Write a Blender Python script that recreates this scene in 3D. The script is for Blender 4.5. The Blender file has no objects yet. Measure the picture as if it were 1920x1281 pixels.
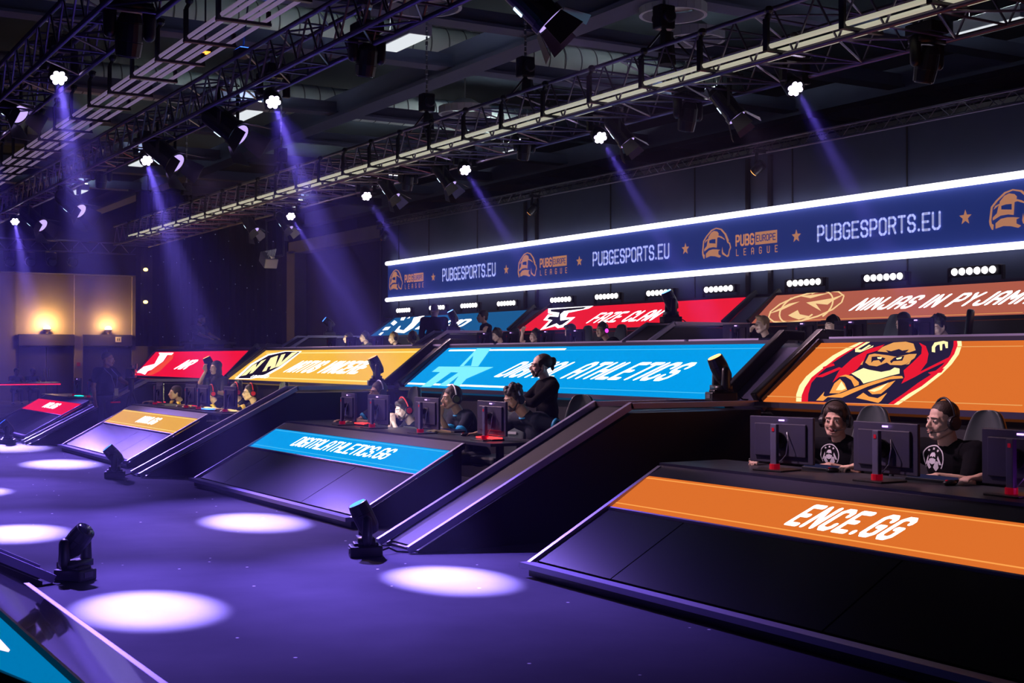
import bpy, bmesh, math, random
from mathutils import Vector, Matrix, Euler
from mathutils.geometry import tessellate_polygon
from mathutils.bvhtree import BVHTree
PI = math.pi
SC = bpy.context.scene
COL = SC.collection
random.seed(7)

# ------------------------------------------------------------------ camera
FPX, CAMH = 2500.0, 1.6
TH = math.atan(1490 / FPX); PT = math.atan(30.5 / FPX)
CR = Vector((math.sin(TH), math.cos(TH), 0))
CF0 = Vector((-math.cos(TH), math.sin(TH), 0)); UZ = Vector((0, 0, 1))
CF = CF0 * math.cos(PT) + UZ * math.sin(PT)
CU = -CF0 * math.sin(PT) + UZ * math.cos(PT)
CAMP = Vector((0, 0, CAMH))
cam = bpy.data.cameras.new('camera'); cam_o = bpy.data.objects.new('camera', cam); COL.objects.link(cam_o)
cam.sensor_width = 36; cam.lens = FPX / 1920 * 36; cam.clip_start = .05; cam.clip_end = 300
cam_o.matrix_world = Matrix((( CR.x, CU.x, -CF.x, 0), (CR.y, CU.y, -CF.y, 0), (CR.z, CU.z, -CF.z, CAMH), (0, 0, 0, 1)))
cam.dof.use_dof = True; cam.dof.focus_distance = 12.0; cam.dof.aperture_fstop = 9
SC.camera = cam_o
SC.view_settings.view_transform = 'Standard'; SC.view_settings.look = 'None'
SC.view_settings.exposure = 0.0; SC.view_settings.gamma = 1.0; SC.view_settings.use_curve_mapping = False
SC.cycles.use_denoising = True
SC.cycles.max_bounces = 5; SC.cycles.diffuse_bounces = 2; SC.cycles.glossy_bounces = 3
SC.cycles.transmission_bounces = 3; SC.cycles.volume_bounces = 0; SC.cycles.transparent_max_bounces = 6
SC.cycles.sample_clamp_indirect = 4.0; SC.cycles.caustics_reflective = False; SC.cycles.caustics_refractive = False
SC.cycles.use_light_tree = True

def ray(x, y): return CF + CR * ((x - 960) / FPX) - CU * ((y - 640.5) / FPX)
def onY(x, y, Y):
    d = ray(x, y); return CAMP + d * (Y / d.y)
def onX(x, y, X):
    d = ray(x, y); return CAMP + d * (X / d.x)
def onZ(x, y, Z=0.0):
    d = ray(x, y); return CAMP + d * ((Z - CAMH) / d.z)

# ------------------------------------------------------------------ world and room light
W = bpy.data.worlds.new('hall_air'); SC.world = W; W.use_nodes = True
W.node_tree.nodes['Background'].inputs[0].default_value = (.16, .12, .55, 1)
W.node_tree.nodes['Background'].inputs[1].default_value = 0.02

VIOLET = (.50, .36, 1.0)
def lamp(name, kind, loc, energy, color, parent=None, aim=None, **kw):
    l = bpy.data.lights.new(name, kind); l.energy = energy; l.color = color
    for k, v in kw.items(): setattr(l, k, v)
    o = bpy.data.objects.new(name, l); COL.objects.link(o); o.location = loc
    if parent: o.parent = parent
    if aim is not None: o.rotation_euler = Vector(aim).to_track_quat('-Z', 'Y').to_euler()
    return o

# ------------------------------------------------------------------ colour and material
def lin(c):
    c = c / 255.0
    return c / 12.92 if c <= .04045 else ((c + .055) / 1.055) ** 2.4
def rgb(r, g, b): return (lin(r), lin(g), lin(b), 1)
MATS = {}
def mat(name, col, rough=.6, metal=0.0, emit=None, es=1.0, bump=0.0, bscale=40, vary=0.0, vscale=6, spec=.5, coat=0):
    if name in MATS: return MATS[name]
    m = bpy.data.materials.new(name); m.use_nodes = True; MATS[name] = m
    nt = m.node_tree; b = nt.nodes['Principled BSDF']
    b.inputs['Base Color'].default_value = col if len(col) == 4 else (*col, 1)
    b.inputs['Roughness'].default_value = rough; b.inputs['Metallic'].default_value = metal
    b.inputs['Specular IOR Level'].default_value = spec
    b.inputs['Coat Weight'].default_value = coat
    if emit:
        b.inputs['Emission Color'].default_value = emit if len(emit) == 4 else (*emit, 1)
        b.inputs['Emission Strength'].default_value = es
    if bump or vary:
        tc = nt.nodes.new('ShaderNodeTexCoord'); n = nt.nodes.new('ShaderNodeTexNoise')
        n.inputs['Scale'].default_value = bscale; n.inputs['Detail'].default_value = 3
        nt.links.new(tc.outputs['Object'], n.inputs['Vector'])
        if bump:
            bp = nt.nodes.new('ShaderNodeBump'); bp.inputs['Strength'].default_value = bump; bp.inputs['Distance'].default_value = .01
            nt.links.new(n.outputs[0], bp.inputs['Height']); nt.links.new(bp.outputs[0], b.inputs['Normal'])
        if vary:
            n2 = nt.nodes.new('ShaderNodeTexNoise'); n2.inputs['Scale'].default_value = vscale; n2.inputs['Detail'].default_value = 4
            nt.links.new(tc.outputs['Object'], n2.inputs['Vector'])
            mx = nt.nodes.new('ShaderNodeMix'); mx.data_type = 'RGBA'; mx.blend_type = 'MULTIPLY'
            mx.inputs[0].default_value = 1
            mx.inputs[6].default_value = col if len(col) == 4 else (*col, 1)
            rp = nt.nodes.new('ShaderNodeValToRGB')
            rp.color_ramp.elements[0].position = .3; rp.color_ramp.elements[1].position = .7
            v = 1 - vary
            rp.color_ramp.elements[0].color = (v, v, v, 1)
            nt.links.new(n2.outputs[0], rp.inputs[0]); nt.links.new(rp.outputs[0], mx.inputs[7])
            nt.links.new(mx.outputs[2], b.inputs['Base Color'])
    return m
def glow(name, col, es=1.0): return mat(name, (0, 0, 0), .9, emit=col, es=es, spec=0)

M_BLACK = mat('stage_black', (.012, .012, .02), .45, bump=.05, bscale=60)
M_MATTE = mat('matte_black', (.01, .01, .014), .75)
M_GLOSS = mat('gloss_black_panel', (.005, .006, .011), .2, spec=.35)
M_TRIM = mat('violet_grey_trim', (.50, .46, .72), .35, metal=.25)
M_TRIMD = mat('dark_violet_trim', (.032, .028, .075), .4, metal=.2)
M_PLASTIC = mat('black_plastic', (.010, .010, .014), .36)
M_METAL = mat('black_coated_metal', (.035, .033, .045), .35, metal=.6)
M_STEEL = mat('bright_steel', (.55, .55, .6), .3, metal=.9)
M_ALU = mat('truss_aluminium', (.20, .17, .26), .32, metal=.75)
M_WHITE = mat('white_enamel', (.7, .7, .72), .5)
M_RED = mat('red_plastic_added_glow', (.5, .01, .02), .4, emit=(.5, .0, .02), es=.25)  # weak emission added so the red parts seem lit

# ------------------------------------------------------------------ objects
def tag(o, label=None, cat=None, group=None, kind=None):
    if label: o['label'] = label
    if cat: o['category'] = cat
    if group: o['group'] = group
    if kind: o['kind'] = kind
    return o
def empty(name, loc=(0, 0, 0), rz=0.0, label=None, cat=None, group=None):
    o = bpy.data.objects.new(name, None); COL.objects.link(o); o.empty_display_size = .1
    o.location = loc; o.rotation_euler = (0, 0, rz)
    return tag(o, label, cat, group)
def kids(o): return list(o.children)
def copy_tree(o, parent=None):
    c = o.copy(); COL.objects.link(c)
    if parent is not None: c.parent = parent
    for ch in kids(o): copy_tree(ch, c)
    return c

class MB:
    def __init__(s): s.v = []; s.f = []; s.m = []; s.mi = 0
    def add(s, vs, fs):
        b = len(s.v); s.v += [tuple(v) for v in vs]
        for f in fs: s.f.append(tuple(b + i for i in f)); s.m.append(s.mi)
        return s
    def box(s, c, d, rot=None):
        c = Vector(c); hx, hy, hz = d[0] / 2, d[1] / 2, d[2] / 2
        vs = [Vector((x, y, z)) for x in (-hx, hx) for y in (-hy, hy) for z in (-hz, hz)]
        if rot is not None:
            R = rot if isinstance(rot, Matrix) else Euler(rot).to_matrix()
            vs = [R @ v for v in vs]
        return s.add([c + v for v in vs], [(0, 1, 3, 2), (4, 6, 7, 5), (0, 4, 5, 1), (2, 3, 7, 6), (0, 2, 6, 4), (1, 5, 7, 3)])
    def bar(s, a, b, w, h=None, up=(0, 0, 1)):
        a, b = Vector(a), Vector(b); h = w if h is None else h; d = (b - a); L = d.length; d.normalize()
        u = Vector(up); x = d.cross(u)
        if x.length < 1e-4: x = d.cross(Vector((1, 0, 0)))
        x.normalize(); z = x.cross(d)
        R = Matrix((x, d, z)).transposed()
        return s.box((a + b) / 2, (w, L, h), R)
    def cone(s, a, b, ra, rb, n=12, caps=True):
        a, b = Vector(a), Vector(b); d = (b - a).normalized()
        x = d.orthogonal().normalized(); y = d.cross(x)
        vs = []
        for p, r in ((a, ra), (b, rb)):
            for i in range(n):
                t = 2 * PI * i / n; vs.append(p + x * (r * math.cos(t)) + y * (r * math.sin(t)))
        fs = [(i, (i + 1) % n, n + (i + 1) % n, n + i) for i in range(n)]
        if caps: fs += [tuple(range(n - 1, -1, -1)), tuple(range(n, 2 * n))]
        return s.add(vs, fs)
    def cyl(s, a, b, r, n=12): return s.cone(a, b, r, r, n)
    def tube(s, pts, r, n=6):
        pts = [Vector(p) for p in pts]; rings = []
        x = None
        for i, p in enumerate(pts):
            d = (pts[min(i + 1, len(pts) - 1)] - pts[max(i - 1, 0)]).normalized()
            x = d.orthogonal() if x is None else (x - d * x.dot(d))
            x.normalize(); y = d.cross(x)
            rr = r[i] if isinstance(r, (list, tuple)) else r
            rings.append([p + x * (rr * math.cos(2 * PI * k / n)) + y * (rr * math.sin(2 * PI * k / n)) for k in range(n)])
        vs = [v for q in rings for v in q]; fs = []
        for i in range(len(pts) - 1):
            for k in range(n):
                fs.append((i * n + k, i * n + (k + 1) % n, (i + 1) * n + (k + 1) % n, (i + 1) * n + k))
        fs += [tuple(range(n - 1, -1, -1)), tuple(range((len(pts) - 1) * n, len(pts) * n))]
        return s.add(vs, fs)
    def ell(s, c, r, rot=None, n=12, m=8):
        c = Vector(c); vs = [Vector((0, 0, r[2]))]
        for j in range(1, m):
            ph = PI * j / m
            for i in range(n):
                t = 2 * PI * i / n
                vs.append(Vector((r[0] * math.sin(ph) * math.cos(t), r[1] * math.sin(ph) * math.sin(t), r[2] * math.cos(ph))))
        vs.append(Vector((0, 0, -r[2])))
        if rot is not None:
            R = rot if isinstance(rot, Matrix) else Euler(rot).to_matrix()
            vs = [R @ v for v in vs]
        fs = [(0, 1 + i, 1 + (i + 1) % n) for i in range(n)]
        for j in range(m - 2):
            for i in range(n):
                a = 1 + j * n + i; b = 1 + j * n + (i + 1) % n
                fs.append((a, a + n, b + n, b))
        e = len(vs) - 1; q = 1 + (m - 2) * n
        fs += [(e, q + (i + 1) % n, q + i) for i in range(n)]
        return s.add([c + v for v in vs], fs)
    def cap(s, a, b, ra, rb=None, n=10):
        rb = ra if rb is None else rb; a, b = Vector(a), Vector(b)
        if (b - a).length < 1e-5: return s.ell(a, (ra, ra, ra))
        d = (b - a).normalized(); P = []; R = []
        for k in (0, 30, 60): P.append(a - d * (ra * math.cos(math.radians(k)))); R.append(max(ra * math.sin(math.radians(k)), .0004))
        P.append(a); R.append(ra); P.append(b); R.append(rb)
        for k in (60, 30, 0): P.append(b + d * (rb * math.cos(math.radians(k)))); R.append(max(rb * math.sin(math.radians(k)), .0004))
        x = d.orthogonal().normalized(); y = d.cross(x)
        vs = [p + x * (r * math.cos(2 * PI * k / n)) + y * (r * math.sin(2 * PI * k / n)) for p, r in zip(P, R) for k in range(n)]
        fs = []
        for i in range(len(P) - 1):
            for k in range(n): fs.append((i * n + k, i * n + (k + 1) % n, (i + 1) * n + (k + 1) % n, (i + 1) * n + k))
        fs += [tuple(range(n - 1, -1, -1)), tuple(range((len(P) - 1) * n, len(P) * n))]
        return s.add(vs, fs)
    def prismx(s, prof, x0, x1):
        "profile of (y, z) points pushed from x0 to x1"
        n = len(prof); vs = [(x0, y, z) for y, z in prof] + [(x1, y, z) for y, z in prof]
        s.add(vs, [(i, (i + 1) % n, n + (i + 1) % n, n + i) for i in range(n)])
        tr = tessellate_polygon([[Vector((y, z, 0)) for y, z in prof]])
        return s.add(vs, [t for t in tr] + [tuple(n + i for i in reversed(t)) for t in tr])
    def poly(s, pts):
        "flat polygon, may be concave"
        P = [Vector(p) for p in pts]
        return s.add(P, [t for t in tessellate_polygon([P])])
    def build(s, name, mats, parent=None, smooth=False, bevel=0.0, loc=None):
        me = bpy.data.meshes.new(name); me.from_pydata(s.v, [], s.f)
        mats = mats if isinstance(mats, (list, tuple)) else [mats]
        for m in mats: me.materials.append(m)
        if len(mats) > 1: me.polygons.foreach_set('material_index', s.m)
        bm = bmesh.new(); bm.from_mesh(me); bmesh.ops.recalc_face_normals(bm, faces=bm.faces)
        bm.to_mesh(me); bm.free()
        if smooth: me.polygons.foreach_set('use_smooth', [True] * len(me.polygons))
        me.update()
        o = bpy.data.objects.new(name, me); COL.objects.link(o)
        if parent: o.parent = parent
        if loc: o.location = loc
        if bevel:
            b = o.modifiers.new('bevel', 'BEVEL'); b.width = bevel; b.segments = 2; b.limit_method = 'ANGLE'
        return o
# ------------------------------------------------------------------ the hall
def structure(o): o['kind'] = 'structure'; return o
# carpet with glitter
mf = bpy.data.materials.new('arena_carpet'); mf.use_nodes = True; nt = mf.node_tree; b = nt.nodes['Principled BSDF']
tc = nt.nodes.new('ShaderNodeTexCoord')
n1 = nt.nodes.new('ShaderNodeTexNoise'); n1.inputs['Scale'].default_value = .9; n1.inputs['Detail'].default_value = 6
n2 = nt.nodes.new('ShaderNodeTexNoise'); n2.inputs['Scale'].default_value = 260; n2.inputs['Detail'].default_value = 2
vo = nt.nodes.new('ShaderNodeTexVoronoi'); vo.inputs['Scale'].default_value = 3.6
for n in (n1, n2, vo): nt.links.new(tc.outputs['Object'], n.inputs['Vector'])
r1 = nt.nodes.new('ShaderNodeValToRGB'); r1.color_ramp.elements[0].color = (.050, .046, .085, 1); r1.color_ramp.elements[1].color = (.085, .08, .13, 1)
r1.color_ramp.elements[0].position = .35; r1.color_ramp.elements[1].position = .65
nt.links.new(n1.outputs[0], r1.inputs[0])
r2 = nt.nodes.new('ShaderNodeValToRGB'); r2.color_ramp.elements[0].color = (.75, .75, .75, 1); r2.color_ramp.elements[1].color = (1, 1, 1, 1)
nt.links.new(n2.outputs[0], r2.inputs[0])
mx = nt.nodes.new('ShaderNodeMix'); mx.data_type = 'RGBA'; mx.blend_type = 'MULTIPLY'; mx.inputs[0].default_value = 1
nt.links.new(r1.outputs[0], mx.inputs[6]); nt.links.new(r2.outputs[0], mx.inputs[7])
r3 = nt.nodes.new('ShaderNodeValToRGB'); r3.color_ramp.elements[0].color = (1, 1, 1, 1); r3.color_ramp.elements[1].color = (0, 0, 0, 1)
r3.color_ramp.elements[0].position = .03; r3.color_ramp.elements[1].position = .05
nt.links.new(vo.outputs['Distance'], r3.inputs[0])
m2 = nt.nodes.new('ShaderNodeMix'); m2.data_type = 'RGBA'
nt.links.new(r3.outputs[0], m2.inputs[0]); nt.links.new(mx.outputs[2], m2.inputs[6]); m2.inputs[7].default_value = (.9, .9, .9, 1)
nt.links.new(m2.outputs[2], b.inputs['Base Color']); b.inputs['Roughness'].default_value = .95
b.inputs['Specular IOR Level'].default_value = .15
structure(MB().box((-26, 9, -.05), (62, 36, .1)).build('floor', mf))
M_CEIL = mat('dark_ceiling', (.018, .024, .045), .9, vary=.3, vscale=1.2)
structure(MB().box((-26, 9, 9.05), (62, 36, .1)).build('ceiling', M_CEIL))
# the beige wall with doors at the far left
M_BEIGE = mat('beige_plaster', (.27, .22, .19), .8, vary=.12, vscale=2)
M_BEIGED = mat('grey_plaster', (.20, .19, .22), .85, vary=.15, vscale=2)
XL = -52.0
w = MB()
w.box((XL - .15, 9, 4.5), (.3, 36, 9))
structure(w.build('wall_left', M_BEIGE))
pil = MB()
for ya, yb in ((8.0, 9.5), (11.62, 11.93), (13.8, 14.4)): pil.box((XL + .06, (ya + yb) / 2, 2.37), (.12, yb - ya, 4.74))
structure(pil.build('trim_1', M_BEIGE))
structure(MB().box((XL + .35, 7, 6.9), (.7, 32, 4.3)).build('trim_2', mat('dark_soffit', (.03, .028, .04), .9)))
M_DOOR = mat('dark_door', (.035, .03, .04), .5)
for i, (ya, yb) in enumerate(((9.6, 11.6), (11.95, 13.78))):
    d = MB(); ym = (ya + yb) / 2
    d.box((XL + .03, ym - (yb - ya) / 4, 1.02), (.06, (yb - ya) / 2 - .03, 2.04)); d.box((XL + .03, ym + (yb - ya) / 4, 1.02), (.06, (yb - ya) / 2 - .03, 2.04))
    do = structure(d.build('door_%d' % (i + 1), M_DOOR))
    MB().box((XL + .1, ym, 2.27), (.16, yb - ya, .42)).build('door_header', M_DOOR, do)
    MB().box((XL + .1, ym, 2.02), (.05, (yb - ya) * .85, .035)).build('closer_rail', mat('door_rail', (.35, .33, .3), .4, metal=.5), do)
    MB().box((XL + .09, ym - .09, 1.03), (.05, .03, .3)).box((XL + .09, ym + .09, 1.03), (.05, .03, .3)).build('door_handle', M_STEEL, do)
    s = empty('wall_sconce', (XL + .2, ym, 2.62), 0, ['warm glowing sconce above the far left pair of doors', 'smaller warm sconce above the double doors nearer the black screen'][i], 'wall lamp')
    MB().cone((0, 0, -.1), (0, 0, .06), .05, .16, 16, False).build('lamp_shade', mat('brass', (.5, .35, .1), .4, metal=.8), s, True)
    MB().ell((0, 0, .06), (.13, .13, .13)).build('bulb', glow('warm_bulb', (1, .62, .22), 40), s, True)
    lamp('sconce_light', 'POINT', (.22, 0, .22), [150, 75][i], (1, .55, .18), s, shadow_soft_size=.12)
sg = MB().box((XL + .19, 13.25, 2.3), (.02, .22, .2)).build('restroom_sign', mat('pale_sign', (.55, .5, .4), .6)); tag(sg, 'small pale sign fixed to the dark header over the right-hand doors', 'sign')
SGp = MB().box((.014, -.035, 0), (.006, .03, .1)).box((.014, .035, 0), (.006, .03, .1)); so = SGp.build('pictogram', M_MATTE, sg); so.location = (XL + .19, 13.25, 2.3)
fa = MB().box((XL + .14, 11.77, 1.35), (.05, .12, .14)).build('fire_call_box', mat('call_red', (.4, .03, .03), .5)); tag(fa, 'small red fire call box on the pillar between the two doors', 'alarm')
# concrete column and beam of the back wall
M_CONC = mat('grey_beige_concrete', (.34, .31, .33), .85, vary=.15, vscale=1.5)
structure(MB().box((-46.1, 18.3, 2.75), (.95, .6, 5.5)).build('column', M_CONC))
structure(MB().box((-25, 18.3, 5.62), (42.5, .6, .42)).build('beam', M_CONC))
structure(MB().box((-20, 26, 4.5), (66, .3, 9)).build('wall_back', mat('far_dark_wall', (.03, .03, .06), .9)))
# ceiling grid
M_BEAM = mat('ceiling_beam', (.09, .10, .19), .8, vary=.15, vscale=1)
for i, y in enumerate((3.2, 12.1, 20.8)):
    structure(MB().box((-24, y, 7.28), (56, .28, .5)).box((-24, y, 7.03), (56, .5, .08)).build('beam', M_BEAM))
for x in (-8.5, -12.5, -16.3, -19.3, -22.4, -27.9, -31.8, -36, -40, -44):
    structure(MB().box((x, 8, 7.25), (.22, 34, .25)).box((x, 8, 7.12), (.42, 34, .05)).build('beam', M_BEAM))
# spiral ducts
M_DUCT = mat('galvanised_duct', (.72, .78, .78), .5, metal=.1)
for x in (-24.0, -30.7, -14.4):
    r = .38; m = MB(); m.cyl((0, -9, 0), (0, 13, 0), r, 24)
    o = m.build('air_duct', M_DUCT, None, True, loc=(x, 8, 7.93))
    s2 = MB()
    for k in range(54):
        y = -9 + k * .4; s2.cone((0, y, 0), (0, y + .03, 0), r + .008, r + .008, 24, False)
    sm = s2.build('spiral_seam', mat('duct_seam', (.12, .13, .14), .5), o, True); sm['kind'] = 'stuff'
    tag(o, {-24.0: 'pale ribbed round air duct above the middle of the ceiling grid', -30.7: 'round ribbed air duct farthest left behind the ceiling beams', -14.4: 'round ribbed air duct at the right above the lighting truss'}[x], 'duct')
# pendant panels
M_TROF = mat('troffer_white', (.5, .5, .6), .5); M_TROFE = glow('troffer_lens', (.70, .74, .80, 1), 1.1)
def troffer():
    e = empty('ceiling_light', (0, 0, 0), 0, '', 'ceiling light', 'white rectangular pendant panels')
    MB().box((0, 0, .11), (1.3, .42, .2)).build('housing', M_TROF, e)
    MB().box((0, 0, .0), (1.24, .36, .02)).build('diffuser', M_TROFE, e)
    MB().box((0, 0, .22), (1.2, .32, .012)).build('added_top_glow', glow('troffer_added_glow', (.75, .88, .9, 1), 65), e)  # glowing top added to brighten the ducts and beams above
    for s in (-.5, .5): MB().cyl((s, 0, .2), (s, 0, 1.0), .006, 5).build('hanger', M_STEEL, e)
    return e
tf = None
TL = {(9.85, -20.1): 'white pendant panel beside the dark moving light at upper centre left', (9.85, -27.9): 'white pendant panel left of the glowing wash light at upper left',
      (9.85, -36.2): 'small white pendant panel behind a glowing wash light, left', (9.85, -43.6): 'tiny white pendant panel farthest left in the front row',
      (17.5, -14.3): 'largest white pendant panel, cut by the right edge, upper right', (17.5, -21.7): 'white pendant panel behind two hanging fixtures at right of centre',
      (17.5, -29.3): 'white pendant panel behind the middle of the long truss', (17.5, -36.9): 'white pendant panel left of the middle, just under the truss', (17.5, -44.2): 'tiny pendant panel at the truss far end above the column'}
for (y, x), lb in TL.items():
    if tf is None: tf = troffer(); e = tf
    else: e = copy_tree(tf)
    e.location = (x, y, 6.88); e['label'] = lb
# ring pendants
for (px, py, rr, lb) in ((872, 208, .55, 'round pale ring pendant behind the truss left of centre'), (1300, 68, .5, 'round ring pendant with pinkish rim behind the truss, upper right'), (1262, 20, .5, 'round pale bowl pendant near the top edge, right of centre'), (795, 5, .55, 'round pale bowl pendant cut by the top edge')):
    p = onZ(px, py, 6.95); e = empty('pendant_lamp', p, 0, lb, 'ceiling light', 'round pendants')
    m = MB(); 
    for k in range(24):
        a, c = 2 * PI * k / 24, 2 * PI * (k + 1) / 24
        m.bar((rr * math.cos(a), rr * math.sin(a), 0), (rr * math.cos(c), rr * math.sin(c), 0), .05, .16)
    m.build('rim', M_TROF, e)
    MB().cone((0, 0, .08), (0, 0, .25), rr * .8, rr * .3, 20).build('bowl', M_DUCT, e, True)
    MB().cyl((0, 0, .25), (0, 0, 9.0 - p.z), .015, 6).build('stem', M_STEEL, e)
# the black star-lit screen hanging in the left background
bs = empty('black_screen', (-40, 13.1, 0), 0, 'huge black hanging backdrop dotted with tiny lights behind the man on the upper tier', 'backdrop')
m = MB()
N = 40; pr = []
for i in range(N + 1):
    yy = -2.35 + 4.75 * i / N; pr.append((.06 * math.sin(i * 1.9), yy))
for i in range(N):
    (xa, ya), (xb, yb) = pr[i], pr[i + 1]
    m.add([(xa, ya, 1.95), (xb, yb, 1.95), (xb, yb, 6.6), (xa, ya, 6.6)], [(0, 1, 2, 3)])
    m.add([(xa - .05, ya, 1.95), (xb - .05, yb, 1.95), (xb - .05, yb, 6.6), (xa - .05, ya, 6.6)], [(3, 2, 1, 0)])
m.build('cloth', mat('black_velvet', (.002, .002, .003), .95), bs)
rs = random.Random(3)
for j in range(46):
    yy = -2.2 + 4.5 * ((j * 7) % 23) / 22 + rs.uniform(-.08, .08); zz = 2.3 + .75 * (j // 9) + rs.uniform(-.1, .1)
    MB().ell((.09, yy, zz), (.012, .012, .012), n=6, m=4).build('pin_light', glow('pin_dim', (.35, .35, .6), .5), bs)
for zz in (3.27, 4.24):
    MB().ell((.12, -2.1, zz), (.05, .07, .05), n=8, m=6).build('lamp', glow('amber_pin', (1, .62, .15), 6), bs)
MB().cyl((0, -2.6, 6.6), (0, 2.6, 6.6), .04, 8).cyl((0, -2, 6.6), (0, -2, 9), .02, 6).cyl((0, 2, 6.6), (0, 2, 9), .02, 6).build('hanging_bar', M_METAL, bs)
# a dark sheet put in for the darkness under the beam, and the show wall
structure(MB().box((-40.2, 18.5, 2.7), (11.4, .1, 5.4)).build('wall_dark_sheet', mat('navy_dark_sheet', (.02, .02, .05), .9)))
M_SHOW = mat('charcoal_wall_fabric', (.05, .065, .13), .85, vary=.12, vscale=3, bump=.1, bscale=30)
structure(MB().box((-17, 16.12, 2.65), (34.2, .12, 5.3)).build('wall_right', M_SHOW))
sm = MB()
for x in (-33, -31.2, -28.6, -25.8, -22.9, -20.1, -17.4, -14.8, -11.9, -9): sm.box((x, 16.05, 2.65), (.02, .02, 5.3))
structure(sm.build('trim_3', M_MATTE))
sm = MB()
for x in (-34.1, -26.3, -25.8, -18.55, -17.95): sm.box((x, 16.035, 2.6), (.09, .05, 5.2))
structure(sm.build('trim_4', M_METAL))
# small pipe truss on top of the show wall
def box_truss(name, x0, x1, yc, wd, zb, ht, label, step=.5, r=.025, rb=.011, mt=None):
    mt = mt or M_ALU
    e = empty(name, ((x0 + x1) / 2, yc, zb), 0, label, 'truss'); h = (x1 - x0) / 2
    for yy in (-wd / 2, wd / 2):
        for zz in (0, ht): MB().cyl((-h, yy, zz), (h, yy, zz), r, 8).build('chord', mt, e, True)
    m = MB(); n = int(round(2 * h / step))
    for i in range(n):
        a = -h + 2 * h * i / n; c = -h + 2 * h * (i + 1) / n; mid = (a + c) / 2
        for yy in (-wd / 2, wd / 2):
            m.cyl((a, yy, 0), (mid, yy, ht), rb, 5); m.cyl((mid, yy, ht), (c, yy, 0), rb, 5)
        for zz in (0, ht):
            if i % 2: m.cyl((a, -wd / 2, zz), (c, wd / 2, zz), rb, 5)
            else: m.cyl((a, wd / 2, zz), (c, -wd / 2, zz), rb, 5)
        m.cyl((a, -wd / 2, 0), (a, wd / 2, 0), rb, 5); m.cyl((a, -wd / 2, ht), (a, wd / 2, ht), rb, 5)
    m.build('bracing', mt, e)
    return e
box_truss('wall_truss', -34.3, -8, 16.1, .22, 5.25, .2, 'thin dark truss running along the top of the show wall', .45, .02, .008)
# ------------------------------------------------------------------ lettering
GL = {
'A': [[(0, 0), (0, 3.4), (.6, 4), (1.4, 4), (2, 3.4), (2, 0)], [(0, 1.7), (2, 1.7)]],
'B': [[(0, 0), (0, 4), (1.5, 4), (2, 3.5), (2, 2.5), (1.5, 2), (0, 2)], [(1.5, 2), (2, 1.5), (2, .5), (1.5, 0), (0, 0)]],
'C': [[(2, 3), (2, 3.5), (1.5, 4), (.5, 4), (0, 3.5), (0, .5), (.5, 0), (1.5, 0), (2, .5), (2, 1)]],
'D': [[(0, 0), (0, 4), (1.4, 4), (2, 3.4), (2, .6), (1.4, 0), (0, 0)]],
'E': [[(2, 4), (0, 4), (0, 0), (2, 0)], [(0, 2), (1.6, 2)]],
'F': [[(2, 4), (0, 4), (0, 0)], [(0, 2), (1.6, 2)]],
'G': [[(2, 3.2), (2, 3.5), (1.5, 4), (.5, 4), (0, 3.5), (0, .5), (.5, 0), (1.5, 0), (2, .5), (2, 1.9), (1.1, 1.9)]],
'H': [[(0, 0), (0, 4)], [(2, 0), (2, 4)], [(0, 2), (2, 2)]],
'I': [[(1, 0), (1, 4)]],
'J': [[(2, 4), (2, .5), (1.5, 0), (.5, 0), (0, .5), (0, 1.2)]],
'L': [[(0, 4), (0, 0), (2, 0)]],
'M': [[(0, 0), (0, 4), (1.2, 1.6), (2.4, 4), (2.4, 0)]],
'N': [[(0, 0), (0, 4), (2, 0), (2, 4)]],
'O': [[(.5, 0), (0, .5), (0, 3.5), (.5, 4), (1.5, 4), (2, 3.5), (2, .5), (1.5, 0), (.5, 0)]],
'P': [[(0, 0), (0, 4), (1.5, 4), (2, 3.5), (2, 2.2), (1.5, 1.7), (0, 1.7)]],
'Q': [[(.5, 0), (0, .5), (0, 3.5), (.5, 4), (1.5, 4), (2, 3.5), (2, .5), (1.5, 0), (.5, 0)], [(1.1, 1), (2.1, -.2)]],
'R': [[(0, 0), (0, 4), (1.5, 4), (2, 3.5), (2, 2.4), (1.5, 1.9), (0, 1.9)], [(1.2, 1.9), (2, 0)]],
'S': [[(2, 3), (2, 3.5), (1.5, 4), (.5, 4), (0, 3.5), (0, 2.5), (.5, 2), (1.5, 2), (2, 1.5), (2, .5), (1.5, 0), (.5, 0), (0, .5), (0, 1)]],
'T': [[(0, 4), (2, 4)], [(1, 4), (1, 0)]],
'U': [[(0, 4), (0, .5), (.5, 0), (1.5, 0), (2, .5), (2, 4)]],
'V': [[(0, 4), (1, 0), (2, 4)]],
'Y': [[(0, 4), (1, 2), (2, 4)], [(1, 2), (1, 0)]],
'Z': [[(0, 4), (2, 4), (0, 0), (2, 0)]],
'.': [[(.2, .1), (.2, .25)]], ' ': [],
}
def adv(c): return {'I': 0, 'M': 2.4, '.': .4, ' ': .9}.get(c, 2.0)
def stroke_polys(line, t, oct_=True):
    out = []
    for a, b in zip(line[:-1], line[1:]):
        dx, dy = b[0] - a[0], b[1] - a[1]; L = math.hypot(dx, dy) or 1; nx, ny = -dy / L * t / 2, dx / L * t / 2
        out.append([(a[0] + nx, a[1] + ny), (a[0] - nx, a[1] - ny), (b[0] - nx, b[1] - ny), (b[0] + nx, b[1] + ny)])
    if oct_:
        for p in line: out.append([(p[0] + t / 2 * math.cos(PI / 8 + PI / 4 * k) * 1.05, p[1] + t / 2 * math.sin(PI / 8 + PI / 4 * k) * 1.05) for k in range(8)])
    return out
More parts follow.
